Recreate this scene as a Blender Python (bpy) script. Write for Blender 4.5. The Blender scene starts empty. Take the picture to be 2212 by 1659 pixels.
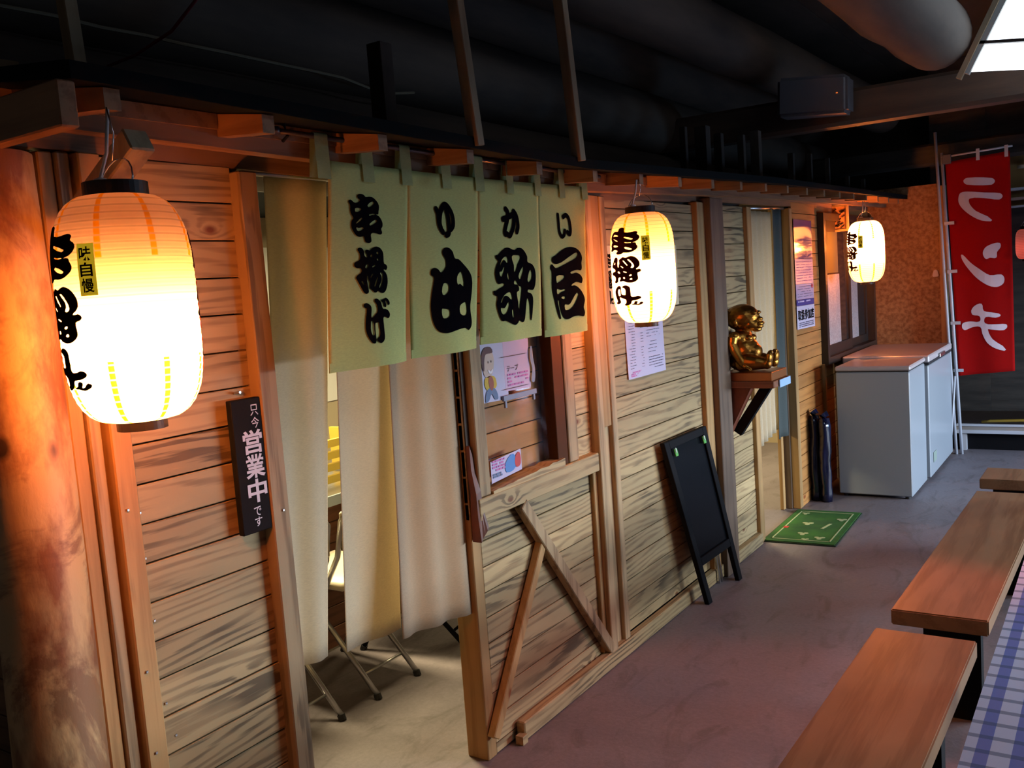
import bpy, bmesh, math, random
from mathutils import Vector, Matrix, noise
random.seed(7)
sc=bpy.context.scene
COL=sc.collection
# ---------------------------------------------------------------- camera
def setup_camera():
    f,w=2000.0,2212.0
    roll,pitch,yaw=math.radians(4.17),math.atan(207.2/2000.0),math.radians(33.8)
    fw=Vector((-math.sin(yaw)*math.cos(pitch),math.cos(yaw)*math.cos(pitch),-math.sin(pitch)))
    r0=Vector((math.cos(yaw),math.sin(yaw),0)); u0=r0.cross(fw)
    R=math.cos(roll)*r0-math.sin(roll)*u0; U=math.sin(roll)*r0+math.cos(roll)*u0
    cam=bpy.data.objects.new('camera',bpy.data.cameras.new('camera')); COL.objects.link(cam)
    m=Matrix((R,U,-fw)).transposed().to_4x4(); m.translation=Vector((1.7593,0,1.55))
    cam.matrix_world=m; cam.data.sensor_width=36; cam.data.lens=f/w*36; cam.data.clip_start=.02
    sc.camera=cam
setup_camera()
sc.cycles.max_bounces=6; sc.cycles.diffuse_bounces=4; sc.cycles.transparent_max_bounces=8; sc.cycles.caustics_reflective=False; sc.cycles.caustics_refractive=False
# ---------------------------------------------------------------- world and light
sc.view_settings.view_transform='Standard'; sc.view_settings.look='None'
sc.view_settings.gamma=1; sc.view_settings.exposure=0; sc.view_settings.use_curve_mapping=False
world=bpy.data.worlds.new('world'); sc.world=world; world.use_nodes=True
world.node_tree.nodes['Background'].inputs[0].default_value=(.80,.72,.70,1)
world.node_tree.nodes['Background'].inputs[1].default_value=.05
def light(name,kind,loc,energy,color,size=.1,size_y=None,target=None):
    l=bpy.data.lights.new(name,kind); l.energy=energy; l.color=color
    if kind=='AREA':
        l.size=size
        if size_y: l.shape='RECTANGLE'; l.size_y=size_y
    else: l.shadow_soft_size=size
    o=bpy.data.objects.new(name,l); COL.objects.link(o); o.location=loc
    if target is not None:
        o.rotation_euler=(Vector(target)-Vector(loc)).to_track_quat('-Z','Y').to_euler()
    return o
# daylight coming in through the open side of the hall
light('daylight_opening','AREA',(5.2,6.0,1.12),360,(.84,.92,1),2.8,.75,(0,2.9,.95))
light('daylight_far_opening','AREA',(4.2,7.4,.95),85,(.34,.62,1),1.2,1.2,(.6,6.6,.2))
light('roof_light','AREA',(2.7,3.6,3.0),26,(.62,.76,1),1.0,1.6,(2.2,3.4,0))
# fluorescent lamp inside the shop and warm lamp over the benches
light('shop_ceiling_lamp','AREA',(-1.2,2.9,1.98),120,(1,.80,.42),1.2,.3,(-1.2,2.9,0))
light('shop_ceiling_lamp_far','AREA',(-.95,6.5,1.98),110,(1,.80,.42),1.2,.3,(-.95,6.5,0))
light('bench_lamp','SPOT',(1.75,3.6,2.15),60,(1,.12,.04),.12,None,(1.02,2.95,.42))
# ---------------------------------------------------------------- helpers
WO={}
def put(o,loc,parent=None):
    COL.objects.link(o); loc=Vector(loc); WO[o.name]=loc
    if parent is not None: o.parent=parent; o.location=loc-WO[parent.name]
    else: o.location=loc
    return o
def tag(o,label=None,cat=None,group=None,kind=None):
    if label: o['label']=label
    if cat: o['category']=cat
    if group: o['group']=group
    if kind: o['kind']=kind
    return o
def empty(name,loc,label=None,cat=None,group=None,kind=None):
    o=bpy.data.objects.new(name,None); o.empty_display_size=.05
    return tag(put(o,loc),label,cat,group,kind)
def obj(name,bm,mat,parent=None,origin=None,smooth=False):
    """link bm (world coordinates) as one mesh object, origin at its middle"""
    if origin is None:
        if bm.verts:
            lo=Vector([min(v.co[i] for v in bm.verts) for i in range(3)]); hi=Vector([max(v.co[i] for v in bm.verts) for i in range(3)])
            origin=(lo+hi)/2
        else: origin=Vector((0,0,0))
    origin=Vector(origin)
    bmesh.ops.translate(bm,verts=bm.verts,vec=-origin)
    me=bpy.data.meshes.new(name); bm.to_mesh(me); bm.free()
    for m in (mat if isinstance(mat,(list,tuple)) else [mat]): me.materials.append(m)
    if smooth:
        for p in me.polygons: p.use_smooth=True
    return put(bpy.data.objects.new(name,me),origin,parent)
def B(): return bmesh.new()
def hexa(bm,c,mi=0):
    v=[bm.verts.new(p) for p in c]
    for f in ((0,3,2,1),(4,5,6,7),(0,1,5,4),(1,2,6,5),(2,3,7,6),(3,0,4,7)):
        bm.faces.new([v[i] for i in f]).material_index=mi
    return v
def box(bm,x0,x1,y0,y1,z0,z1,mi=0,bev=0):
    v=hexa(bm,[(x0,y0,z0),(x1,y0,z0),(x1,y1,z0),(x0,y1,z0),(x0,y0,z1),(x1,y0,z1),(x1,y1,z1),(x0,y1,z1)],mi)
    if bev:
        es={e for q in v for e in q.link_edges}
        bmesh.ops.bevel(bm,geom=list(es),offset=bev,segments=1,affect='EDGES')
    return bm
def bx(*a,**k): return box(B(),*a,**k)
def bar(bm,p,q,w,h,up=(0,0,1),mi=0,bev=0):
    """rectangular bar from p to q, w across and h along up"""
    p=Vector(p);q=Vector(q);d=(q-p).normalized();u=Vector(up);s=d.cross(u).normalized();u=s.cross(d)
    c=[]
    for e in (p,q):
        for a,b in ((-1,-1),(1,-1),(1,1),(-1,1)): c.append(e+s*(a*w/2)+u*(b*h/2))
    v=hexa(bm,c,mi)
    if bev:
        es={e for k in v for e in k.link_edges}
        bmesh.ops.bevel(bm,geom=list(es),offset=bev,segments=1,affect='EDGES')
    return bm
def tube(bm,pts,r,n=10,cap=True,mi=0,wob=0):
    pts=[Vector(p) for p in pts]; rs=r if isinstance(r,(list,tuple)) else [r]*len(pts)
    rings=[]; d0=(pts[1]-pts[0]).normalized()
    ref=Vector((0,0,1)) if abs(d0.z)<.9 else Vector((1,0,0))
    for i,p in enumerate(pts):
        d=(pts[min(i+1,len(pts)-1)]-pts[max(i-1,0)]).normalized()
        s=d.cross(ref).normalized(); u=s.cross(d)
        ring=[]
        for k in range(n):
            a=2*math.pi*k/n; rr=rs[i]
            if wob: rr*=1+wob*noise.noise(Vector((math.cos(a)*1.3,math.sin(a)*1.3,0))+p*2.2)
            ring.append(bm.verts.new(p+s*(math.cos(a)*rr)+u*(math.sin(a)*rr)))
        rings.append(ring)
    for a,b in zip(rings,rings[1:]):
        for k in range(n): bm.faces.new((a[k],a[(k+1)%n],b[(k+1)%n],b[k])).material_index=mi
    if cap:
        bm.faces.new(rings[0][::-1]).material_index=mi; bm.faces.new(rings[-1]).material_index=mi
    return bm
def lathe(bm,prof,c,n=32,mi=0):
    """prof: list of (r,z)"""
    c=Vector(c); rings=[]
    for r,z in prof:
        rings.append([bm.verts.new(c+Vector((r*math.cos(2*math.pi*k/n),r*math.sin(2*math.pi*k/n),z))) for k in range(n)])
    for a,b in zip(rings,rings[1:]):
        for k in range(n): bm.faces.new((a[k],a[(k+1)%n],b[(k+1)%n],b[k])).material_index=mi
    return bm
def blob(bm,c,r,sub=2,rot=None):
    """ellipsoid"""
    g=bmesh.ops.create_icosphere(bm,subdivisions=sub,radius=1)
    r=(r,r,r) if not isinstance(r,(tuple,list)) else r
    m=Matrix.Translation(Vector(c))@(rot.to_4x4() if rot else Matrix())@Matrix.Diagonal((r[0],r[1],r[2],1))
    bmesh.ops.transform(bm,matrix=m,verts=g['verts']); return bm
def grid(bm,nu,nv,fn,mi=0):
    V=[[bm.verts.new(fn(i/nu,j/nv)) for j in range(nv+1)] for i in range(nu+1)]
    for i in range(nu):
        for j in range(nv): bm.faces.new((V[i][j],V[i+1][j],V[i+1][j+1],V[i][j+1])).material_index=mi
    return bm
def thick(o,t):
    m=o.modifiers.new('solid','SOLIDIFY'); m.thickness=t; m.offset=0; return o
# flat artwork: outlines in (u,v), cut so that it can follow a curved surface
def outline(polys,res=2):
    cu=bpy.data.curves.new('g','CURVE'); cu.dimensions='2D'; cu.fill_mode='BOTH'; cu.resolution_u=res
    for p in polys:
        s=cu.splines.new('BEZIER'); s.bezier_points.add(len(p)-1); n=len(p)
        for i,(x,y) in enumerate(p):
            b=s.bezier_points[i]; b.co=(x,y,0)
            a=Vector(p[i-1]);c=Vector(p[(i+1)%n]);m=Vector((x,y)); t=(c-a)
            t=t.normalized() if t.length else t
            b.handle_left_type=b.handle_right_type='FREE'
            hl=m-t*((m-a).length*.3); hr=m+t*((c-m).length*.3)
            b.handle_left=(hl.x,hl.y,0); b.handle_right=(hr.x,hr.y,0)
        s.use_cyclic_u=True
    return curve_bm(cu)
def curve_bm(cu):
    o=bpy.data.objects.new('g',cu); COL.objects.link(o)
    bpy.context.view_layer.update()
    me=o.evaluated_get(bpy.context.evaluated_depsgraph_get()).to_mesh()
    bm=B(); bm.from_mesh(me); o.to_mesh_clear()
    bpy.data.objects.remove(o); bpy.data.curves.remove(cu); return bm
def text(s,bold=0.0,res=3):
    cu=bpy.data.curves.new('t','FONT'); cu.body=s; cu.size=1; cu.offset=bold; cu.resolution_u=res
    return curve_bm(cu)
def fit(bm,u0,u1,v0,v1,keep=False):
    xs=[v.co.x for v in bm.verts]; ys=[v.co.y for v in bm.verts]
    if not xs: return bm
    a,b,c,d=min(xs),max(xs),min(ys),max(ys)
    su=(u1-u0)/max(b-a,1e-6); sv=(v1-v0)/max(d-c,1e-6)
    if keep: su=sv=min(su,sv)
    for v in bm.verts:
        v.co.x=(u0+u1)/2+(v.co.x-(a+b)/2)*su; v.co.y=(v0+v1)/2+(v.co.y-(c+d)/2)*sv
    return bm
def join(*bms):
    out=B()
    for b in bms:
        me=bpy.data.meshes.new('j'); b.to_mesh(me); b.free(); out.from_mesh(me); bpy.data.meshes.remove(me)
    return out
def vtext(chars,u0,u1,v1,v0,bold=.02,gap=.08,hts=None):
    """vertical line of characters, from v1 down to v0"""
    n=len(chars); hts=hts or [1]*n; tot=sum(hts); v=v1; out=[]
    for ch,h in zip(chars,hts):
        dv=(v1-v0)*h/tot; out.append(fit(text(ch,bold),u0,u1,v-dv*(1-gap/2),v-dv*gap/2)); v-=dv
    return join(*out)
def cuts(bm,us=(),vs=()):
    for u in us: bmesh.ops.bisect_plane(bm,geom=bm.verts[:]+bm.edges[:]+bm.faces[:],plane_co=(u,0,0),plane_no=(1,0,0))
    for v in vs: bmesh.ops.bisect_plane(bm,geom=bm.verts[:]+bm.edges[:]+bm.faces[:],plane_co=(0,v,0),plane_no=(0,1,0))
    return bm
def wrap(bm,fn):
    for v in bm.verts: v.co=Vector(fn(v.co.x,v.co.y))
    return bm
def frange(a,b,s):
    n=int((b-a)/s); return [a+s*(i+.5) for i in range(n+1)]
def ribbon(pts,w,sub=4):
    """brush stroke with round ends, in (u,v)"""
    P=[Vector(p) for p in pts]; Q=[]
    for i in range(len(P)-1):
        p0,p1,p2,p3=P[max(i-1,0)],P[i],P[i+1],P[min(i+2,len(P)-1)]
        for k in range(sub):
            t=k/sub; Q.append(.5*((2*p1)+(-p0+p2)*t+(2*p0-5*p1+4*p2-p3)*t*t+(-p0+3*p1-3*p2+p3)*t**3))
    Q.append(P[-1]); L=[];Rr=[]
    for i,q in enumerate(Q):
        d=(Q[min(i+1,len(Q)-1)]-Q[max(i-1,0)]).normalized(); nn=Vector((-d.y,d.x)); L.append(q+nn*w/2); Rr.append(q-nn*w/2)
    bm=B(); a=[bm.verts.new((p.x,p.y,0)) for p in L]; b=[bm.verts.new((p.x,p.y,0)) for p in Rr]
    for i in range(len(a)-1): bm.faces.new((a[i],b[i],b[i+1],a[i+1]))
    for q in (Q[0],Q[-1]):
        bm.faces.new([bm.verts.new((q.x+w/2*math.cos(k*math.pi/5),q.y+w/2*math.sin(k*math.pi/5),0)) for k in range(10)])
    return bm
def bend(ctrl,x):
    """piecewise linear"""
    for (a,va),(b,vb) in zip(ctrl,ctrl[1:]):
        if x<=b: return va+(vb-va)*(x-a)/(b-a)
    return ctrl[-1][1]
# ---------------------------------------------------------------- materials
def mat(name,color=(.5,.5,.5),rough=.6,metal=0,spec=.5,emit=None,es=1,coat=0):
    m=bpy.data.materials.new(name); m.use_nodes=True; b=m.node_tree.nodes['Principled BSDF']
    b.inputs['Base Color'].default_value=(*color,1); b.inputs['Roughness'].default_value=rough
    b.inputs['Metallic'].default_value=metal; b.inputs['Specular IOR Level'].default_value=spec
    if coat: b.inputs['Coat Weight'].default_value=coat
    if emit: b.inputs['Emission Color'].default_value=(*emit,1); b.inputs['Emission Strength'].default_value=es
    return m
class NT:
    def __init__(s,m): s.m=m; s.t=m.node_tree; s.n=s.t.nodes; s.b=s.n.get('Principled BSDF')
    def new(s,k,**kw):
        x=s.n.new(k)
        for a,v in kw.items(): setattr(x,a,v)
        return x
    def l(s,a,b): s.t.links.new(a,b)
    def setin(s,node,i,v):
        if isinstance(v,(int,float)) or isinstance(v,(tuple,list)): node.inputs[i].default_value=v
        else: s.l(v,node.inputs[i])
    def math(s,op,a,b=None,clamp=False):
        x=s.new('ShaderNodeMath',operation=op,use_clamp=clamp); s.setin(x,0,a)
        if b is not None: s.setin(x,1,b)
        return x.outputs[0]
    def vmath(s,op,a,b):
        x=s.new('ShaderNodeVectorMath',operation=op); s.setin(x,0,a); s.setin(x,1,b); return x.outputs[0]
    def coords(s,rnd=True):
        tc=s.new('ShaderNodeTexCoord').outputs['Object']
        if not rnd: return tc
        oi=s.new('ShaderNodeObjectInfo').outputs['Random']
        v=s.new('ShaderNodeCombineXYZ'); r=s.math('MULTIPLY',oi,57.0)
        for i in range(3): s.l(r,v.inputs[i])
        return s.vmath('ADD',tc,v.outputs[0])
    def noise(s,vec,scale=5,detail=2,rough=.5,dist=0):
        x=s.new('ShaderNodeTexNoise'); s.l(vec,x.inputs['Vector']); x.inputs['Scale'].default_value=scale
        x.inputs['Detail'].default_value=detail; x.inputs['Roughness'].default_value=rough; x.inputs['Distortion'].default_value=dist
        return x.outputs[0]
    def ramp(s,fac,stops):
        x=s.new('ShaderNodeValToRGB'); s.l(fac,x.inputs[0]); e=x.color_ramp.elements
        while len(e)>len(stops): e.remove(e[-1])
        while len(e)<len(stops): e.new(.5)
        for q,(p,c) in zip(e,stops):
            q.position=p; q.color=(*c,1) if isinstance(c,(tuple,list)) else (c,c,c,1)
        return x.outputs[0]
    def mix(s,f,a,b,mode='MIX'):
        x=s.new('ShaderNodeMix',data_type='RGBA',blend_type=mode)
        s.setin(x,0,f)
        for i,v in ((6,a),(7,b)):
            if isinstance(v,(tuple,list)): x.inputs[i].default_value=(*v,1)
            else: s.l(v,x.inputs[i])
        return x.outputs[2]
    def bump(s,h,strength=.3,dist=.002):
        x=s.new('ShaderNodeBump'); s.l(h,x.inputs['Height']); x.inputs['Strength'].default_value=strength; x.inputs['Distance'].default_value=dist
        s.l(x.outputs[0],s.b.inputs['Normal'])
def wood(name,base,dark,char=(.03,.018,.012),axis=1,burn=.5,rings=38,rough=.62,knots=True,cross=7.0,lines_=110):
    """sawn timber: contour-line grain along one axis, knots, scorched patches"""
    m=mat(name,base,rough,spec=.3); t=NT(m); p=t.coords()
    sv=[cross]*3; sv[axis]=.85
    q=t.vmath('MULTIPLY',p,tuple(sv))
    n1=t.noise(q,1.0,2.2,.42,.25)
    if knots:
        kv=[4.2]*3; kv[axis]=2.4
        vo=t.new('ShaderNodeTexVoronoi'); t.l(t.vmath('MULTIPLY',p,tuple(kv)),vo.inputs['Vector']); vo.inputs['Scale'].default_value=1.0
        d=vo.outputs['Distance']
        kn=t.math('SUBTRACT',1.0,t.math('MULTIPLY',d,5.0),True)
        n1=t.math('ADD',n1,t.math('MULTIPLY',t.math('MULTIPLY',kn,kn),.30))
    sp=t.new('ShaderNodeSeparateXYZ'); t.l(p,sp.inputs[0]); oth=[i for i in range(3) if i!=axis]
    cr=t.math('ADD',sp.outputs[oth[0]],sp.outputs[oth[1]])
    g=t.math('SINE',t.math('ADD',t.math('MULTIPLY',n1,float(rings)),t.math('MULTIPLY',cr,float(lines_))))
    fine=[95.0]*3; fine[axis]=5.0
    n2=t.noise(t.vmath('MULTIPLY',p,tuple(fine)),1.0,2,.6)
    gr=t.math('ADD',t.math('MULTIPLY',g,.22),t.math('MULTIPLY',n2,1.0))
    bv=[5.0]*3; bv[axis]=1.7
    n3=t.noise(t.vmath('MULTIPLY',p,tuple(bv)),1.0,3,.6)
    lines=t.ramp(gr,[(.46,0.0),(.78,1.0)])
    c=t.mix(t.math('MULTIPLY',lines,.62),base,dark)
    c=t.mix(t.ramp(n3,[(.35,0.0),(.75,1.0)]),c,tuple(x*.72 for x in base))
    bm_=t.math('MULTIPLY',t.ramp(n3,[(.50,0.0),(.64,.85)]),t.ramp(gr,[(.50,0.0),(.66,1.0)]))
    c=t.mix(t.math('MULTIPLY',bm_,float(burn)),c,char)
    if knots:
        c=t.mix(t.ramp(d,[(.035,1.0),(.065,0.0)]),c,(dark[0]*.9,dark[1]*.55,dark[2]*.5))
    hv=t.new('ShaderNodeObjectInfo').outputs['Random']
    c=t.mix(1.0,c,t.ramp(hv,[(0,.78),(1,1.1)]),'MULTIPLY')
    t.l(c,t.b.inputs['Base Color']); t.bump(gr,.25,.0015)
    return m
def noisy(name,c1,c2,scale=8,rough=.7,bump=.2,detail=4,stretch=(1,1,1),lo=.35,hi=.65,metal=0,spec=.4,coat=0):
    m=mat(name,c1,rough,metal,spec,coat=coat); t=NT(m); p=t.vmath('MULTIPLY',t.coords(),tuple(float(x) for x in stretch))
    n=t.noise(p,scale,detail,.6); t.l(t.mix(t.ramp(n,[(lo,0.0),(hi,1.0)]),c1,c2),t.b.inputs['Base Color'])
    if bump: t.bump(n,bump,.004)
    return m
# palette
W_PALE=(.57,.42,.215); W_DK=(.20,.115,.055)
M_plank=wood('scorched_pine_planks',W_PALE,W_DK,axis=1,burn=.85,rings=58,cross=6.5,lines_=230)
M_orplank=wood('varnished_pine_planks',(.52,.24,.07),(.28,.12,.035),axis=1,burn=.0,rings=24)
M_post=wood('scorched_post',(.50,.36,.20),(.15,.085,.04),axis=2,burn=.8,rings=22)
M_postl=wood('pale_post',(.56,.34,.14),(.33,.17,.06),axis=2,burn=.1,rings=16)
M_grey=wood('weathered_post',(.17,.115,.08),(.08,.05,.035),axis=2,burn=.3,rings=18)
M_beam=wood('eave_beam',(.34,.19,.10),(.14,.07,.035),axis=1,burn=.3,rings=18)
M_rafter=wood('rafter_wood',(.36,.20,.10),(.16,.08,.04),axis=0,burn=.2,rings=16)
M_stick=wood('lath',(.50,.37,.22),(.32,.21,.11),axis=2,burn=0,rings=12,knots=False)
M_log=noisy('peeled_log',(.60,.40,.19),(.24,.10,.045),9,.55,.8,7,(1,1,.4),.46,.62)
def log_marks():
    t=NT(M_log); lk=t.b.inputs['Base Color'].links[0].from_socket; p=t.coords()
    v=t.new('ShaderNodeTexVoronoi'); v.inputs['Scale'].default_value=5.5; t.l(t.vmath('MULTIPLY',p,(1.,1.,.7)),v.inputs['Vector'])
    n=t.noise(p,3.0,6,.7,1.2); c=t.mix(t.ramp(n,[(.50,0.0),(.60,.75)]),lk,(.17,.065,.03)); c=t.mix(t.ramp(v.outputs['Distance'],[(.07,1.0),(.12,0.0)]),c,(.03,.012,.008))
    t.l(c,t.b.inputs['Base Color'])
log_marks()
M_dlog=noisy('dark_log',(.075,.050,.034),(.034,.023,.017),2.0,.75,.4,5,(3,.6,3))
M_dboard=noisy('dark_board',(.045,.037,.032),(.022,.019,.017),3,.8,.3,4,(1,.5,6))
M_bench=wood('bench_timber',(.36,.22,.12),(.19,.10,.05),axis=1,burn=.15,rings=14,rough=.34,lines_=50)
M_ply=noisy('chipboard',(.46,.26,.12),(.26,.12,.05),34,.6,.3,5,(1,1,1),.38,.62)
M_red=noisy('red_heartwood',(.19,.055,.028),(.08,.022,.012),9,.5,.4,4,(1,1,.5))
M_conc=None
def concrete():
    m=mat('concrete',(.2,.19,.19),.55,spec=.35); t=NT(m); p=t.coords(False)
    a=t.noise(p,.9,5,.6,.8); b=t.noise(p,60,3,.7); c=t.noise(t.vmath('MULTIPLY',p,(3.,1.2,1.)),2.2,6,.65,1.5)
    col=t.ramp(a,[(.3,(.165,.142,.165)),(.7,(.26,.228,.25))])
    col=t.mix(t.math('MULTIPLY',t.ramp(c,[(.52,0.0),(.66,1.0)]),.5),col,(.10,.085,.085))
    col=t.mix(.35,col,t.ramp(b,[(.3,.5),(.7,1.0)]),'MULTIPLY')
    t.l(col,t.b.inputs['Base Color']); t.bump(t.math('ADD',b,t.math('MULTIPLY',c,2.0)),.3,.003)
    r=t.ramp(a,[(.3,.42),(.7,.65)]); t.l(r,t.b.inputs['Roughness']); return m
M_conc=concrete()
M_black=mat('black_lacquer',(.010,.008,.010),.45,spec=.3)
M_blackm=mat('black_matt',(.005,.005,.007),.75,spec=.12)
M_board=mat('blackboard_face',(.004,.005,.007),.22,spec=.12)
M_ink=mat('black_print',(.004,.004,.006),1.0,spec=.0)
M_red_ink=mat('lantern_ink',(.03,.004,.004),1.0,spec=.0)
M_white_ink=mat('white_paint',(.72,.62,.72),.7)
M_steel=mat('steel_tube',(.55,.55,.56),.3,1)
M_wire=mat('bright_wire',(.8,.75,.75),.25,1)
M_white=mat('white_enamel',(.33,.37,.42),.28)
M_lid=mat('freezer_lid',(.50,.46,.48),.3)
M_cream=mat('cream_vinyl',(.70,.64,.50),.4)
M_dark=mat('dark_gasket',(.02,.02,.025),.6)
M_grey_pl=mat('grey_plastic',(.085,.085,.10),.5)
M_roof=mat('roof_sheet',(.004,.006,.007),.9,spec=.1)
M_frame=mat('bronze_sash',(.028,.022,.02),.4,.2)
M_pole=mat('white_pole',(.55,.58,.66),.4)
def cloth(name,c1,trans=.5,weave=500,c2=None):
    m=mat(name,c1,.9,spec=.1); t=NT(m); n=t.n
    p=t.coords(False)
    w=t.noise(t.vmath('MULTIPLY',p,(1.,1.,6.)),90,2,.7); col=t.mix(.35,c1,t.ramp(w,[(.3,.62),(.7,1.0)]),'MULTIPLY')
    t.l(col,t.b.inputs['Base Color'])
    tr=t.new('ShaderNodeBsdfTranslucent'); t.l(col,tr.inputs[0])
    mx=t.new('ShaderNodeMixShader'); mx.inputs[0].default_value=trans
    t.l(t.b.outputs[0],mx.inputs[1]); t.l(tr.outputs[0],mx.inputs[2]); t.l(mx.outputs[0],n['Material Output'].inputs[0])
    t.bump(w,.25,.0012); return m
M_noren=cloth('noren_cotton',(.74,.80,.32),.2)
M_tab=cloth('noren_tab',(.46,.55,.26),.15)
M_linen=cloth('curtain_linen',(.78,.70,.54),.42)
M_linen2=cloth('curtain_linen_beige',(.66,.53,.38),.38)
M_greyc=cloth('curtain_grey',(.10,.12,.12),.2)
M_flag=cloth('banner_red',(.42,.006,.006),.2)
def paper_lit(name,c=(.80,.70,.60)):
    m=bpy.data.materials.new(name); m.use_nodes=True; t=NT(m); n=t.n
    for x in list(n):
        if x.type!='OUTPUT_MATERIAL': n.remove(x)
    out=[x for x in n if x.type=='OUTPUT_MATERIAL'][0]
    tc=t.new('ShaderNodeTexCoord').outputs['Object']
    sep=t.new('ShaderNodeSeparateXYZ'); t.l(tc,sep.inputs[0])
    ang=t.math('ARCTAN2',sep.outputs[1],sep.outputs[0])
    s=t.math('ABSOLUTE',t.math('SINE',t.math('ADD',t.math('MULTIPLY',ang,4.0),.6)))
    st=t.ramp(s,[(.16,1.0),(.22,0.0)])
    zz=t.math('ABSOLUTE',sep.outputs[2]); zm=t.math('GREATER_THAN',zz,.085)
    col=t.mix(t.math('MULTIPLY',st,zm),c,(.80,.42,.005))
    rib=t.math('SINE',t.math('MULTIPLY',sep.outputs[2],2*math.pi/.0125))
    col=t.mix(t.ramp(t.math('MULTIPLY',t.math('ADD',rib,1.0),.5),[(.06,.75),(.20,0.0)]),col,tuple(.55*x for x in c),)
    tr=t.new('ShaderNodeBsdfTranslucent'); t.l(col,tr.inputs[0])
    df=t.new('ShaderNodeBsdfDiffuse'); t.l(col,df.inputs[0])
    tp=t.new('ShaderNodeBsdfTransparent'); tp.inputs[0].default_value=(1,.70,.42,1)
    a=t.new('ShaderNodeMixShader'); a.inputs[0].default_value=.12; t.l(tr.outputs[0],a.inputs[1]); t.l(df.outputs[0],a.inputs[2])
    b=t.new('ShaderNodeMixShader'); b.inputs[0].default_value=.15; t.l(a.outputs[0],b.inputs[1]); t.l(tp.outputs[0],b.inputs[2])
    t.l(b.outputs[0],out.inputs[0]); return m
M_paper=paper_lit('lantern_paper')
M_sheet=mat('paper_sheet',(.78,.76,.84),.6)
M_sheetc=mat('paper_cream',(.80,.70,.45),.7)

# ---------------------------------------------------------------- floor and big structure
EZ=[(.4,1.985),(1.05,1.976),(2.06,1.959),(2.7,1.946),(4.67,2.002),(9.4,2.076)]   # height of the eave edge along the front
def ez(y): return bend(EZ,y)
tag(obj('floor',bx(-4,5.4,-1.5,10.5,-.06,0),M_conc,origin=(0,0,0)),kind='structure')
wall=empty('wall_left',(0,3,0),kind='structure')
def planks(x,y0,y1,z0,z1,pitch=.0865,mat_=None,parent=None,t=.016,face=1,name='plank',zoff=0):
    k=0; z=z0-zoff
    while z<z1-.004:
        a=max(z,z0); b=min(z+pitch-.0035,z1)
        if b-a>.012:
            dx=random.uniform(-.0014,.0014)
            bm=bx(x-t+dx,x+dx,y0,y1,a,b,bev=.0016)
            # individual boards are never quite level
            for v in bm.verts: v.co.z+=random.uniform(-.0004,.0004)
            obj(name,bm,mat_ or M_plank,parent or wall,origin=((x-t/2),(y0+y1)/2,(a+b)/2))
        z+=pitch; k+=1
def post(x0,x1,y0,y1,z0,z1,m=None,name='post',parent=None,bev=.003):
    return obj(name,bx(x0,x1,y0,y1,z0,z1,bev=bev),m or M_post,parent or wall)
# backing behind the cladding
def backing(y0,y1,z0,z1):
    obj('backing_board',bx(-.045,-.03,y0,y1,z0,z1),M_dboard,wall)
backing(1.06,1.55,0,1.98); backing(2.40,2.95,0,.80); backing(2.95,5.06,0,1.98); backing(5.92,8.1,0,1.98)
obj('backing_board',bx(-.085,-.07,2.39,2.96,.80,1.98),M_dboard,wall)
# section between the log and the first doorway
planks(0,1.14,1.50,.0,1.885,.0865,zoff=.02)
post(-.03,.006,1.03,1.062,0,1.88,M_postl); post(-.03,.014,1.064,1.092,0,1.88,M_post); post(-.03,.030,1.100,1.148,0,1.88,M_postl)
post(-.09,.034,1.497,1.552,0,1.868)
# lintel boards over the doorways
# section with the serving hatch
post(-.09,-.004,2.335,2.385,0,1.885,M_postl)
planks(-.006,2.385,3.20,.004,.815,.0865,zoff=.05)
planks(-.006,2.335,2.362,.815,1.885,.0865,zoff=.03)
planks(-.006,2.95,3.20,.815,1.885,.0865,zoff=.03)
planks(-.05,2.40,2.93,.80,1.885,.0885,M_orplank,zoff=.0,t=.01)
w1=empty('window_1',(.01,2.65,.9),kind='structure')
obj('frame_post',bx(-.03,.024,2.362,2.425,.885,1.885,bev=.003),M_post,w1)
obj('frame_post',bx(-.03,.024,2.945,3.015,.885,1.885,bev=.003),M_post,w1)
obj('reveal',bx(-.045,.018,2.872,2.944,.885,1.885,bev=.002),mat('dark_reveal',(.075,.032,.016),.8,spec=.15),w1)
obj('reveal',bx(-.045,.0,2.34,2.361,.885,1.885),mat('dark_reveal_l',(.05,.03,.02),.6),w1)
def sill():
    bm=B(); n=16
    for i in range(n):
        y0=2.43+(2.90-2.43)*i/n; y1=2.43+(2.90-2.43)*(i+1)/n
        h=lambda y:.893+.020*((y-2.43)/.47)+.005*noise.noise(Vector((y*30,0,0)))
        hexa(bm,[(-.03,y0,.87),(.03,y0,.87),(.03,y1,.87),(-.03,y1,.87),(-.03,y0,h(y0)),(.03,y0,h(y0)),(.03,y1,h(y1)),(-.03,y1,h(y1))])
    return bm
obj('sill',sill(),M_plank,w1)
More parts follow.
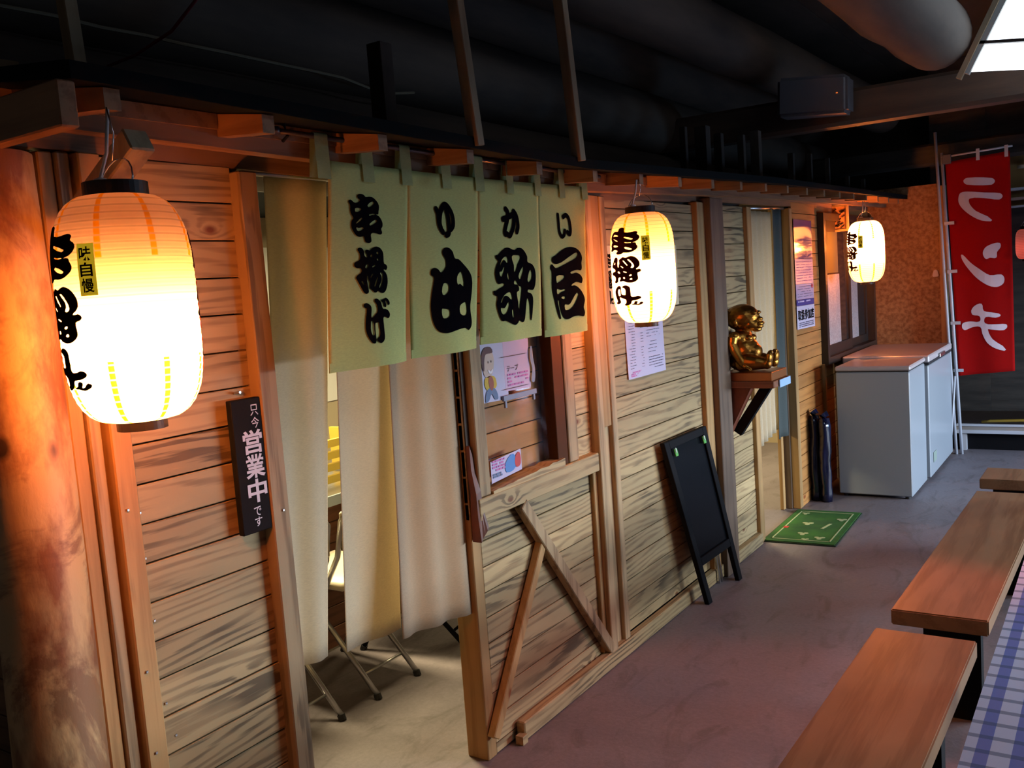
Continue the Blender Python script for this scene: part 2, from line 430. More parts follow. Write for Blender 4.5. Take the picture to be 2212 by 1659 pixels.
# clear vinyl sheet in the hatch with the notices stuck on it
mv=bpy.data.materials.new('clear_vinyl'); mv.use_nodes=True; _t=NT(mv)
_g=_t.new('ShaderNodeBsdfGlossy'); _g.inputs['Roughness'].default_value=.08; _tp=_t.new('ShaderNodeBsdfTransparent'); _mx=_t.new('ShaderNodeMixShader'); _mx.inputs[0].default_value=.06
_t.l(_tp.outputs[0],_mx.inputs[1]); _t.l(_g.outputs[0],_mx.inputs[2]); _t.l(_mx.outputs[0],_t.n['Material Output'].inputs[0])
obj('pane',grid(B(),16,4,lambda u,v:(-.004+.004*math.sin(u*9+v*2),2.425+.447*u,.90+.98*v)),mv,w1,smooth=True)
obj('rail',bx(-.01,.032,2.345,3.155,.812,.884,bev=.003),M_plank,wall)
obj('brace',bar(B(),(.018,2.60,.81),(.018,3.175,.075),.045,.034,(1,0,0),bev=.003),M_post,wall)
obj('brace',bar(B(),(.014,2.735,.665),(.014,2.345,.08),.036,.030,(1,0,0),bev=.003),M_postl,wall)
post(-.02,.012,3.135,3.165,.07,.815,M_postl)
# posts between the hatch and the next panel
post(-.02,.034,3.165,3.215,.04,1.885); post(-.02,.006,3.215,3.30,.04,1.885,M_post)
obj('short_board',bx(.006,.028,3.217,3.285,.972,1.885,bev=.002),M_postl,wall)
post(-.02,.026,3.30,3.345,.04,1.885)
planks(0,3.345,4.305,.07,1.885,.0865,zoff=.04)
post(-.02,.026,4.305,4.395,.04,1.90,M_postl)
post(-.02,.058,4.40,4.57,0,1.92,M_grey)
planks(0,4.57,5.03,.03,1.90,.0865,zoff=.06)
post(-.09,.022,5.03,5.10,0,1.90,M_postl)
# section beyond the second doorway
post(-.11,-.085,5.80,5.84,0,1.92,M_postl); post(-.09,-.045,5.845,5.885,0,1.92,M_grey); post(-.05,.006,5.86,5.915,0,1.92,M_postl)
planks(0,5.915,6.50,.0,1.96,.0865,M_orplank,zoff=.01)
planks(-.002,6.50,8.02,.0,.86,.0865,M_orplank,zoff=.01)
planks(-.002,6.50,8.02,1.905,2.02,.0865,M_orplank,zoff=.01)
post(-.02,.02,6.495,6.53,.0,.87,M_postl)
# skirting
obj('baseboard_left',bar(bar(B(),(.018,2.50,.035),(.018,5.02,.035),.036,.066,(0,0,1),bev=.004),(.03,2.47,.016),(.03,2.50,.016),.03,.03),M_plank).__setitem__('kind','structure')
# door frames of the two openings belong to the wall; dark sliding window at the far end
w2=empty('window_2',(0,7.2,.88),kind='structure')
def rectframe(bm,x0,x1,y0,y1,z0,z1,w):
    box(bm,x0,x1,y0,y0+w,z0,z1);box(bm,x0,x1,y1-w,y1,z0,z1);box(bm,x0,x1,y0+w,y1-w,z0,z0+w);box(bm,x0,x1,y0+w,y1-w,z1-w,z1);return bm
obj('frame',rectframe(B(),-.04,.045,6.50,8.0,.86,1.905,.05),M_frame,w2)
obj('sash',rectframe(B(),-.01,.015,6.55,7.32,.91,1.855,.075),M_frame,w2)
obj('sash',rectframe(B(),-.035,-.012,7.24,7.95,.91,1.855,.06),M_frame,w2)
M_glass=mat('window_glass',(.03,.025,.025),.06,spec=.6)
obj('pane',bx(-.002,.002,6.62,7.25,.98,1.79),M_glass,w2); obj('pane',bx(-.026,-.022,7.30,7.89,.97,1.80),M_glass,w2)
M_frost=noisy('frosted_film',(.42,.40,.42),(.26,.23,.25),90,.5,.0,2)
M_film2=mat('greenish_film',(.09,.085,.055),.5)
obj('film',bx(.003,.006,6.66,7.02,.98,1.48),M_frost,w2); obj('film',bx(.003,.005,6.64,7.0,1.49,1.79),M_film2,w2); obj('film',bx(-.021,-.018,7.42,7.66,.97,1.50),M_frost,w2)
# wall turning the corner on the left, inner walls, end walls
wc=empty('wall_corner',(-.6,.97,0),kind='structure')
for i in range(22):
    z=.0+i*.0865
    obj('plank',bx(-2.2,-.11,.985,1.0,z,z+.083,bev=.0015),M_rafter,wc)
obj('wall_back',bx(-2.66,-2.6,1.0,9,0,2.12),mat('inner_wall',(.50,.42,.28),.8)).__setitem__('kind','structure')
obj('wall_inner_left',bx(-2.6,-.05,1.01,1.05,0,2.06),mat('inner_wall_b',(.42,.34,.22),.8)).__setitem__('kind','structure')
obj('wall_inner_right',bx(-2.6,-.05,8.1,8.15,0,2.12),mat('inner_wall_c',(.42,.34,.22),.8)).__setitem__('kind','structure')
obj('wall_end',bx(-.04,.535,8.02,8.05,0,2.12),M_ply).__setitem__('kind','structure')
obj('trim_1',bx(.535,.585,7.99,8.05,0,2.1,bev=.002),M_postl).__setitem__('kind','structure')
obj('unseen_daylight_baffle',bx(3.1,3.16,-1.5,10.4,1.17,3.14),M_dboard).__setitem__('kind','structure')  # unseen barrier added to keep daylight off the upper shop front
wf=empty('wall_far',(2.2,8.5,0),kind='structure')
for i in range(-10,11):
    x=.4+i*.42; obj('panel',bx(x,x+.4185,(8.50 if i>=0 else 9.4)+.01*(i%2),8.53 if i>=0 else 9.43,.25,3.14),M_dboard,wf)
obj('sill_board',bx(.55,5.2,8.10,8.5,0,.14),M_blackm,wf)
# ---------------------------------------------------------------- roof over the shop front
YS=[.93,1.3,1.7,2.06,2.4,2.7,3.2,3.7,4.2,4.67,5.4,6.2,7.0,7.8,8.45]
def strip(x0,x1,za,zb,ys=YS,dx=0):
    """timber that follows the slightly sagging eave; za, zb offsets from the eave height"""
    bm=B(); R=[]
    for y in ys:
        e=ez(y); R.append([bm.verts.new((x,y,e+z)) for x,z in ((x0,za),(x1,za),(x1,zb),(x0,zb))])
    for a,b in zip(R,R[1:]):
        for k in range(4): bm.faces.new((a[k],b[k],b[(k+1)%4],a[(k+1)%4]))
    bm.faces.new(R[0]); bm.faces.new(R[-1][::-1]); bmesh.ops.recalc_face_normals(bm,faces=bm.faces[:]); return bm
def roof():
    bm=B(); R=[]
    for y in YS:
        e=ez(y); R.append([bm.verts.new(p) for p in ((-2.66,y,e+.10),(-.4,y,e+.075),(.30,y,e-.030),(.305,y,e-.030),(.305,y,e),(.28,y,e+.004),(-.4,y,e+.09),(-2.66,y,e+.115))])
    for a,b in zip(R,R[1:]):
        for k in range(8): bm.faces.new((a[k],b[k],b[(k+1)%8],a[(k+1)%8]))
    bm.faces.new(R[0]); bm.faces.new(R[-1][::-1]); bmesh.ops.recalc_face_normals(bm,faces=bm.faces[:]); return bm
rf=obj('eave_roof',roof(),M_roof); tag(rf,'low black sheet metal roof edge running above the whole shop front','roof')
obj('trim_2',strip(.105,.145,-.078,-.042),M_beam).__setitem__('kind','structure')
obj('trim_3',strip(-.03,.0,-.09,.045),M_beam).__setitem__('kind','structure')
ra=empty('wall_eave',(.1,4,1.95),kind='structure')
y=1.0
while y<8.4:
    e=ez(y)
    bm=B(); hexa(bm,[(-.02,y,e-.042),(.285,y,e-.068),(.285,y+.032,e-.068),(-.02,y+.032,e-.042),(-.02,y,e+.018),(.285,y,e-.031),(.285,y+.032,e-.031),(-.02,y+.032,e+.018)])
    obj('rafter',bm,M_rafter,ra)
    if y>1.3 or True:
        e2=ez(y+.18); bm=bx(.135,.152,y+.036,min(y+.352,8.43),e2-.044,e2-.012)
        obj('block',bm,M_rafter,ra)
    y+=.355
# fascia board turning the corner to the left, knee brace
fa=obj('fascia_board',bx(-1.6,.30,.905,.94,1.868,1.945,bev=.003),M_rafter); tag(fa,'dark reddish fascia board going off to the left above the big log','board')
kb=obj('knee_brace',bar(B(),(.30,1.05,1.86),(.05,1.05,1.715),.045,.05,(0,1,0),bev=.003),M_stick); tag(kb,'short slanting timber brace above the nearest lantern','brace')
# ---------------------------------------------------------------- logs, beams and ceiling above
cg=empty('ceiling',(1,4,3.2),kind='structure')
for i in range(17):
    x=-3.6+i*.53
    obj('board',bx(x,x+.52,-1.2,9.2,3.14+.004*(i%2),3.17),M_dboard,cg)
wu=empty('wall_upper',(-.7,4,2.3),kind='structure')
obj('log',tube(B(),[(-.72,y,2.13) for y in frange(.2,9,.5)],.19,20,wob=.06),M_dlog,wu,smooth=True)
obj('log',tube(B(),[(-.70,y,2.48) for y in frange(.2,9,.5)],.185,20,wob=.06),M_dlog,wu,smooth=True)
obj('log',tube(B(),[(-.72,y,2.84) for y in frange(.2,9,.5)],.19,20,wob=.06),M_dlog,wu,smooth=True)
def log(name,a,b,r,label,n=24,m=None,taper=1.0):
    a=Vector(a);b=Vector(b); k=14
    pts=[a.lerp(b,i/k)+Vector((noise.noise(Vector((i*.7,1,2))),0,noise.noise(Vector((i*.6,5,2)))))*.012 for i in range(k+1)]
    o=obj(name,tube(B(),pts,[r*(1+(taper-1)*i/k) for i in range(k+1)],n,wob=.05),m or M_dlog,smooth=True)
    mm=o.modifiers.new('edge','EDGE_SPLIT'); tag(o,label,'log'); return o
log('log_beam',(-.20,.4,2.80),(.10,8.2,2.74),.155,'long round log running lengthways under the dark ceiling, its cut end beside the red banner')
log('log_beam',(1.00,.6,2.47),(1.06,4.58,2.51),.15,'pale round log at top right, running to the cross beam under the skylight')
log('log_beam',(1.30,5.55,2.66),(1.42,8.3,2.66),.12,'round log beyond the cross beam, above the red banner at the right edge')
cb=obj('cross_beam',bar(B(),(-.7,5.45,2.40),(4.6,5.45,2.40),.15,.19,(0,0,1),bev=.02),noisy('cross_beam_wood',(.08,.045,.03),(.04,.024,.018),3,.6,.3,4,(.5,3,3))); tag(cb,'dark squared beam crossing the hall from the shop front to the right','beam')
ub=obj('cross_beam',bar(B(),(-.5,8.2,2.36),(4.6,8.2,2.36),.14,.17,(0,0,1),bev=.02),M_dboard); tag(ub,'dark cross beam above the red banner at the far end','beam')
# stub posts between the shop roof and the logs
def upright(y,x,w,z0,z1,label,lean=0,m=None,grp=None):
    o=obj('upright',bar(B(),(x,y,z0),(x,y+lean,z1),w,w,(1,0,0),bev=.002),m or M_stick); return tag(o,label,'post',grp)
upright(2.094,.30,.032,1.936,3.13,'thin bare timber upright rising from the roof edge above the middle of the noren',-.155)
upright(2.658,.30,.034,1.936,3.13,'thin bare timber upright rising from the roof edge above the right end of the noren',-.14)
upright(2.22,-.12,.055,2.03,2.31,'short dark square post above the left half of the noren',0,noisy('dark_stub_b',(.06,.035,.025),(.03,.018,.013),6,.8,.2))
upright(1.34,-.30,.034,2.05,2.45,'thin timber upright above the roof at far top left',-.02)
M_dstub=noisy('dark_stub',(.06,.045,.035),(.03,.022,.018),6,.8,.2)
for i,(yy,w,h) in enumerate([(4.20,.03,.22),(4.44,.06,.24),(4.66,.04,.22),(5.0,.035,.24),(5.24,.05,.28),(5.9,.035,.20),(6.3,.035,.22),(6.75,.03,.22),(7.3,.03,.12),(7.8,.03,.12)]):
    upright(yy,.02,w,ez(yy)+.035,ez(yy)+.035+h,['first','second','third','fourth','fifth','sixth','seventh','eighth','ninth','tenth'][i]+' from the left of the short dark stub posts on the shop roof',0,M_dstub,'stub posts on the shop roof')
M_dstrip=mat('dull_strip',(.16,.13,.08),.7)
gb=obj('edge_board',tube(B(),[(-.5,.9+.13*k,2.315+.006*noise.noise(Vector((k*.9,0,0)))-(.02 if k in (13,14) else 0)) for k in range(16)],.005,6),M_dstrip); tag(gb,'thin pale edge strip along the dark upper logs','batten')
spk=empty('wall_speaker',(.35,5.28,2.36),'grey box shaped loudspeaker with an orange pilot light fixed on the dark cross beam','loudspeaker')
bm=B(); hexa(bm,[(.155,5.20,2.375),(.53,5.20,2.345),(.53,5.36,2.345),(.155,5.36,2.375),(.165,5.20,2.585),(.535,5.20,2.545),(.535,5.36,2.545),(.165,5.36,2.585)])
bmesh.ops.bevel(bm,geom=bm.edges[:],offset=.018,segments=3,affect='EDGES'); obj('case',bm,M_grey_pl,spk)
obj('pilot_light',blob(B(),(.482,5.198,2.452),(.006,.003,.004),1),mat('pilot_orange',(.8,.2,.03),.4,emit=(1,.22,.03),es=.6),spk)
# skylight in the gable at the top right
w3=empty('window_3',(1.1,6.0,2.6),kind='structure')
M_sky=mat('sky_pane',(.9,.95,1),.4,emit=(.86,.94,1),es=2.6)
SY=4.62
def skp(pts,y0,y1,m,name):
    bm=B(); hexa(bm,[(pts[0][0],y0,pts[0][1]),(pts[1][0],y0,pts[1][1]),(pts[1][0],y1,pts[1][1]),(pts[0][0],y1,pts[0][1]),(pts[3][0],y0,pts[3][1]),(pts[2][0],y0,pts[2][1]),(pts[2][0],y1,pts[2][1]),(pts[3][0],y1,pts[3][1])]); return obj(name,bm,m,w3)
skp([(1.180,2.345),(1.95,2.24),(1.95,2.35),(1.232,2.452)],SY,SY+.01,M_sky,'pane')
skp([(1.240,2.465),(1.95,2.365),(1.95,3.1),(1.59,3.1)],SY,SY+.01,M_sky,'pane')
obj('glazing_bar',bar(B(),(1.215,SY-.01,2.458),(1.97,SY-.01,2.355),.03,.013),M_frame,w3)
obj('frame',bar(B(),(1.178,SY-.01,2.335),(1.585,SY-.01,3.1),.03,.026,(1,0,-.5)),mat('grey_frame',(.35,.37,.35),.6),w3)
obj('frame',bar(B(),(1.150,SY-.03,2.315),(1.550,SY-.03,3.1),.028,.022,(1,0,-.5)),M_stick,w3)
cbx=obj('power_cord',tube(B(),[(-.02,1.50,2.36),(-.05,1.5,2.275),(-.155,1.5,2.222),(-.30,1.5,2.195),(-.42,1.5,2.19)],.004,8),mat('dark_red_cord',(.16,.012,.02),.5),smooth=True); tag(cbx,'dark red cord hanging in an arc in front of the upper logs, top left','cord')
# the big log at the corner
lp=obj('log_post',tube(B(),[(-.045,.94,0),(-.03,.945,.3),(-.02,.945,.7),(-.012,.945,1.1),(-.022,.945,1.5),(-.03,.945,1.868)],[.092,.088,.084,.082,.084,.084],36,wob=.07),M_log,smooth=True)
tag(lp,'stout peeled round log standing at the left corner of the shop front','log')
lp.modifiers.new('e','EDGE_SPLIT')
# traced brush writing (half millimetres, in the plane of the cloth)
GLY={"kushi":[[[[3474,3607],[3483,3614],[3502,3616],[3521,3613],[3535,3602],[3560,3605],[3589,3602],[3612,3588],[3626,3573],[3630,3555],[3622,3533],[3619,3521],[3607,3517],[3598,3518],[3621,3509],[3636,3495],[3645,3475],[3641,3457],[3629,3445],[3634,3429],[3628,3420],[3615,3417],[3589,3422],[3545,3420],[3542,3384],[3530,3375],[3513,3374],[3497,3380],[3493,3393],[3489,3406],[3462,3404],[3440,3410],[3426,3425],[3413,3449],[3413,3469],[3420,3486],[3431,3497],[3419,3516],[3415,3536],[3418,3560],[3409,3574],[3415,3584],[3428,3585],[3445,3574],[3461,3571],[3481,3577],[3489,3586],[3477,3594]]],[[[3451,3544],[3490,3544],[3490,3537],[3452,3526]],[[3542,3562],[3581,3582],[3594,3574],[3551,3552]],[[3445,3471],[3487,3499],[3491,3493],[3451,3471]],[[3444,3449],[3461,3448],[3490,3451],[3493,3445],[3456,3432]],[[3542,3469],[3591,3491],[3602,3483],[3546,3460]],[[3544,3511],[3568,3519],[3590,3519],[3588,3515],[3568,3515]]]],"age":[[[[3436,3341],[3443,3349],[3458,3351],[3472,3345],[3478,3336],[3479,3323],[3481,3310],[3495,3301],[3500,3308],[3495,3321],[3489,3331],[3494,3340],[3508,3340],[3522,3337],[3536,3346],[3554,3353],[3575,3356],[3597,3352],[3615,3339],[3624,3323],[3623,3300],[3622,3272],[3637,3265],[3646,3255],[3643,3245],[3633,3237],[3613,3239],[3626,3226],[3637,3207],[3637,3180],[3627,3154],[3609,3131],[3585,3121],[3565,3126],[3549,3133],[3535,3127],[3522,3127],[3513,3134],[3497,3146],[3493,3150],[3496,3178],[3489,3195],[3487,3212],[3481,3208],[3480,3182],[3483,3148],[3483,3132],[3475,3124],[3462,3123],[3449,3133],[3435,3157],[3416,3192],[3410,3204],[3421,3217],[3442,3226],[3450,3238],[3445,3249],[3423,3251],[3408,3260],[3406,3271],[3415,3281],[3435,3287],[3447,3297],[3449,3318],[3444,3330]]],[[[3571,3328],[3584,3328],[3582,3317],[3571,3321]],[[3526,3316],[3535,3314],[3531,3303],[3522,3306]],[[3567,3295],[3579,3295],[3582,3285],[3568,3288]],[[3477,3252],[3484,3265],[3498,3267],[3495,3258],[3486,3249]],[[3525,3255],[3548,3265],[3550,3261],[3530,3252]],[[3505,3203],[3523,3222],[3527,3219],[3510,3203]],[[3525,3158],[3555,3203],[3558,3198],[3532,3156]],[[3580,3223],[3593,3225],[3602,3213],[3594,3185],[3570,3150],[3560,3151],[3585,3185],[3588,3207]],[[3442,3185],[3451,3186],[3453,3168],[3447,3175]]]],"ge":[[[[3440,3065],[3445,3074],[3460,3077],[3474,3072],[3488,3059],[3489,3041],[3483,3004],[3495,3005],[3509,3016],[3529,3031],[3530,3058],[3524,3072],[3515,3081],[3519,3094],[3535,3095],[3551,3086],[3562,3074],[3566,3056],[3572,3043],[3594,3040],[3615,3030],[3625,3013],[3618,2998],[3604,2992],[3591,2999],[3573,3001],[3566,2992],[3565,2957],[3564,2920],[3562,2894],[3549,2877],[3531,2871],[3516,2878],[3507,2892],[3525,2906],[3532,2929],[3530,2957],[3528,2976],[3513,2975],[3505,2972],[3501,2942],[3501,2908],[3500,2884],[3492,2873],[3478,2875],[3465,2887],[3449,2912],[3441,2942],[3442,2972],[3449,3010],[3457,3049],[3445,3055]],[[3565,3088],[3582,3090],[3604,3097],[3621,3089],[3632,3077],[3633,3065],[3623,3058],[3615,3064],[3609,3076],[3597,3082],[3602,3065],[3601,3054],[3591,3049],[3582,3056],[3579,3073],[3567,3080]]],[[[3481,2987],[3493,2978],[3492,2943],[3491,2916],[3481,2913],[3472,2939],[3475,2969]]]],"yu":[[[[4114,3327],[4129,3343],[4160,3350],[4194,3343],[4219,3323],[4233,3290],[4274,3283],[4316,3259],[4373,3218],[4398,3186],[4404,3145],[4391,3085],[4367,3018],[4365,2977],[4373,2932],[4367,2902],[4344,2883],[4320,2877],[4285,2891],[4223,2891],[4156,2884],[4090,2876],[4043,2882],[4009,2902],[3988,2943],[3979,2991],[3981,3046],[3997,3109],[4017,3166],[4020,3188],[4001,3201],[4001,3220],[4013,3234],[4037,3239],[4062,3230],[4083,3212],[4114,3227],[4135,3246],[4137,3282],[4117,3308]]],[[[4094,3150],[4138,3145],[4134,3109],[4078,3089]],[[4239,3184],[4282,3213],[4300,3199],[4307,3130],[4267,3144],[4236,3143]],[[4060,3012],[4070,3013],[4121,3002],[4117,2969],[4066,2960],[4056,2986]],[[4237,3018],[4287,3036],[4316,3034],[4312,2970],[4234,2975]]]],"ka":[[[[4636,3300],[4660,3303],[4698,3323],[4750,3344],[4793,3346],[4860,3332],[4900,3345],[4945,3342],[4975,3324],[5003,3289],[5002,3257],[5050,3242],[5080,3213],[5088,3170],[5077,3113],[5056,3082],[5035,3077],[4989,3081],[4984,3067],[5025,3054],[5042,3025],[5034,2965],[5019,2908],[5003,2885],[4997,2913],[4999,2985],[4990,3017],[4976,3030],[4957,2987],[4930,2907],[4910,2884],[4884,2882],[4847,2895],[4820,2880],[4781,2871],[4738,2882],[4674,2904],[4643,2904],[4623,2931],[4603,3006],[4618,3053],[4593,3064],[4587,3088],[4608,3090],[4652,3105],[4702,3123],[4673,3131],[4637,3129],[4618,3163],[4617,3203],[4640,3246],[4658,3266],[4639,3280]]],[[[4675,3237],[4691,3266],[4730,3289],[4767,3288],[4765,3251],[4725,3273],[4692,3252]],[[4661,3199],[4686,3203],[4717,3233],[4721,3221],[4692,3181],[4670,3172]],[[4744,3180],[4758,3195],[4765,3152],[4752,3152]],[[4823,3291],[4881,3300],[4925,3288],[4887,3245],[4842,3194],[4839,3239]],[[4886,3169],[4921,3209],[4952,3226],[4929,3174],[4900,3149]],[[4991,3148],[5017,3197],[5035,3205],[5045,3178],[5034,3146],[4998,3128]],[[4820,3124],[4842,3146],[4882,3108],[4913,3101],[4907,3067],[4876,2995],[4858,2964],[4853,3010],[4846,3068],[4875,3079],[4881,3099],[4858,3119]],[[4643,3018],[4682,3056],[4745,3076],[4772,3066],[4773,3028],[4724,3051],[4687,3053],[4655,3017]],[[4639,2982],[4675,2980],[4725,3017],[4732,2999],[4699,2957],[4655,2944]],[[4758,2963],[4775,2968],[4775,2921],[4759,2922]]]],"kyo":[[[[5308,3277],[5324,3286],[5361,3295],[5431,3324],[5501,3343],[5570,3348],[5638,3336],[5689,3307],[5708,3272],[5692,3238],[5693,3203],[5673,3186],[5626,3191],[5579,3186],[5535,3176],[5546,3166],[5608,3172],[5661,3157],[5693,3129],[5682,3102],[5662,3099],[5608,3109],[5560,3099],[5539,3085],[5574,3087],[5626,3070],[5684,3028],[5714,2980],[5687,2931],[5706,2895],[5687,2868],[5608,2876],[5538,2874],[5482,2863],[5429,2863],[5394,2878],[5369,2912],[5354,2965],[5354,2991],[5335,2992],[5341,2951],[5357,2875],[5341,2870],[5317,2911],[5293,3002],[5278,3076],[5292,3186],[5277,3208],[5288,3230],[5303,3235],[5346,3209],[5432,3224],[5542,3252],[5614,3273],[5644,3296],[5627,3310],[5554,3289],[5436,3248],[5368,3236],[5325,3240],[5305,3256]]],[[[5348,3155],[5453,3156],[5452,3142],[5359,3112],[5343,3114]],[[5340,3070],[5389,3062],[5453,3065],[5451,3056],[5394,3049],[5341,3036]],[[5390,3012],[5446,3015],[5445,3005],[5421,2999]],[[5429,2961],[5480,2958],[5512,2968],[5598,3034],[5623,3020],[5539,2943],[5437,2923]]]]}
KANA={"s_yu":[[[[4099,3559],[4112,3535],[4111,3487],[4123,3455],[4141,3435]],5],[[[4128,3452],[4119,3487],[4134,3539],[4159,3572],[4188,3586],[4223,3564],[4248,3525],[4247,3476],[4221,3453]],5],[[[4184,3579],[4202,3528],[4205,3469],[4198,3430],[4169,3419]],5]],"s_ka":[[[[4757,3518],[4800,3528],[4849,3542],[4880,3549],[4884,3517],[4869,3471],[4841,3435],[4818,3420],[4787,3431]],5],[[[4797,3581],[4818,3562],[4811,3522],[4780,3470],[4765,3441],[4772,3428]],5],[[[4886,3569],[4911,3544],[4922,3505],[4921,3472],[4906,3445]],5]],"s_i":[[[[5427,3563],[5428,3521],[5431,3458],[5448,3426],[5465,3417],[5491,3430],[5502,3458]],4],[[[5493,3550],[5530,3562],[5563,3538],[5575,3488],[5573,3452],[5559,3434],[5532,3448]],4.5]]}
FLAGG=[[[1456,4217],[1514,4255],[1835,4215],[1881,4164],[1833,4115],[1502,4155]],[[1383,3984],[1414,4043],[1510,4049],[1737,4010],[1943,3978],[1979,3927],[1932,3884],[1736,3927],[1537,3941],[1535,3862],[1619,3748],[1834,3590],[1692,3598],[1541,3693],[1428,3810],[1382,3900]],[[1703,3121],[1742,3192],[1837,3236],[1931,3238],[1939,3175],[1891,3106],[1880,3023],[1796,3030],[1748,3012],[1711,3057]],[[1398,3103],[1424,3101],[1528,2976],[1660,2861],[1791,2767],[1942,2767],[1982,2712],[1968,2629],[1883,2582],[1770,2610],[1619,2726],[1487,2894],[1412,3028]],[[1523,2240],[1573,2312],[1670,2340],[1696,2232],[1820,2198],[1927,2157],[1856,2118],[1723,2134],[1712,2039],[1854,2018],[1996,2013],[2008,1964],[1957,1923],[1796,1940],[1749,1941],[1813,1789],[1990,1625],[1848,1650],[1736,1738],[1671,1880],[1644,1984],[1528,1981],[1430,1942],[1391,1976],[1402,2051],[1510,2073],[1636,2068],[1637,2149],[1541,2175]]]
def brush3(u0,u1,v1,v0):
    out=[];v=v1;hs=(.36,.36,.28)
    for n_,hh in zip(('kushi','age','ge'),hs):
        outs,holes=GLY[n_]; dv=(v1-v0)*hh
        out.append(fit(outline([[(a/2000,b/2000) for a,b in o] for o in outs+holes],2),u0+(.01*(u1-u0)/.1 if n_=='ge' else 0),u1,v-dv*.03,v-dv*.95)); v-=dv
    return join(*out)
# ---------------------------------------------------------------- paper lanterns
def lantern(loc,phi,label,power=0,R=.115,H=.196,text_on=True,parts=True,disc=None,col=(1,.31,.07),bz=-.06,hang=.10,wire_c=True,stripe=True):
    c=Vector(loc); t=empty('paper_lantern',c,label,'lantern')
    prof=[]; n=116
    rad=lambda s:(.050+(R-.050)*(1-abs(s)**4.2)**(1/1.9))
    for i in range(n+1):
        z=-H+2*H*i/n; rr=rad(z/H); rr+=.0011*abs(math.sin(math.pi*z/.0125))-.0005
        prof.append((rr,z))
    obj('paper_shade',lathe(B(),prof,c,56),M_paper,t,origin=c,smooth=True)
    ring=[(.050,H-.004),(.054,H-.004),(.054,H+.022),(.050,H+.022),(.047,H+.022),(.047,H-.002)]
    obj('top_ring',lathe(B(),ring,c,36),M_black,t)
    ring=[(.040,-H+.006),(.043,-H+.006),(.043,-H-.017),(.0,-H-.017),(.0,-H-.012),(.038,-H-.012),(.040,-H+.006)]
    obj('bottom_ring',lathe(B(),ring,c,36),M_black,t)
    w=B(); tube(w,[c+Vector((.048*math.cos(a),.048*math.sin(a)*.3,H+.015+.05*math.sin(a))) for a in [k*math.pi/10 for k in range(11)]],.0016,6)
    tube(w,[c+Vector((.0,.0,H+.060)),c+Vector((.006,.004,H+.060+hang*.5)),c+Vector((0,0,H+.06+hang))],.0014,6)
    obj('wire_handle',w,M_wire,t,smooth=True)
    cd=B(); tube(cd,[c+Vector((-.02,-.01,H)),c+Vector((-.024,-.012,H+.03)),c+Vector((-.014,.0,H+.075)),c+Vector((-.012,.01,H+.06+hang))],.0035,6)
    lathe(cd,[(.001,H+.01),(.014,H+.012),(.012,H+.03),(.001,H+.034)],c+Vector((-.022,-.012,0)),12)
    obj('lamp_cord',cd,mat('white_cord',(.7,.66,.64),.5),t,smooth=True)
    if text_on:
        rs=lambda z:rad(max(-1,min(1,z/H)))+.0016
        def on(u,v): a=phi+u/.105; r=rs(v); return (c.x+r*math.cos(a),c.y+r*math.sin(a),c.z+v)
        for k,off in enumerate((0,math.pi)):
            bm=brush3(-.060,.064,.148,-.135)
            cuts(bm,frange(-.08,.08,.012),frange(-.15,.15,.02))
            obj('lettering',wrap(bm,lambda u,v:on(u+off*.105,v)),M_red_ink,t)
        st=B(); grid(st,5,8,lambda u,v:Vector(on(.068+.027*u,.025+.085*v)))
        for v in st.verts:
            d=Vector((v.co.x-c.x,v.co.y-c.y,0)).normalized(); v.co+=d*.001
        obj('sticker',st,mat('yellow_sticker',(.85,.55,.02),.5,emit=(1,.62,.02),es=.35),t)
        bm=vtext('味自慢',.072,.091,.106,.029,.02,.1); cuts(bm,[.076,.081,.086],frange(.03,.105,.015))
        for q in (bm,): wrap(q,lambda u,v:(on(u,v)[0]+.0022*math.cos(phi+u/.105),on(u,v)[1]+.0022*math.sin(phi+u/.105),on(u,v)[2]))
        obj('sticker_lettering',bm,M_red_ink,t)
    if disc:
        obj('bulb_shade_disc',lathe(B(),[(.0,disc[1]+.02),(.02,disc[1]+.02),(disc[0],disc[1]),(disc[0],disc[1]-.002),(0,disc[1]-.002)],c,28),M_cream,t)  # wide unseen disc added above the bulb to dim the upper paper
    if power:
        light('lantern_bulb','POINT',c+Vector((0,0,bz)),power,col,.035)
    return t
D2R=math.pi/180
lantern((.30,.992,1.562),-108*D2R,'large glowing paper lantern nearest the camera, beside the big log at left',48,bz=-.085,disc=(.052,-.022),hang=.09)
lantern((.30,3.088,1.588),-103*D2R,'glowing paper lantern hanging just right of the green noren',36,bz=-.05,disc=(.040,.012),hang=.06)
lantern((.25,6.79,1.622),-138*D2R,'small looking glowing lantern above the freezers, farthest one on the shop front',75,R=.122,H=.21,bz=.065,hang=.08)
lantern((1.125,8.27,1.60),-100*D2R,'dim reddish lantern cut by the right edge of the photo, beyond the banner',.35,R=.088,H=.115,text_on=False,bz=-.03,hang=.35,col=(1,.10,.06))
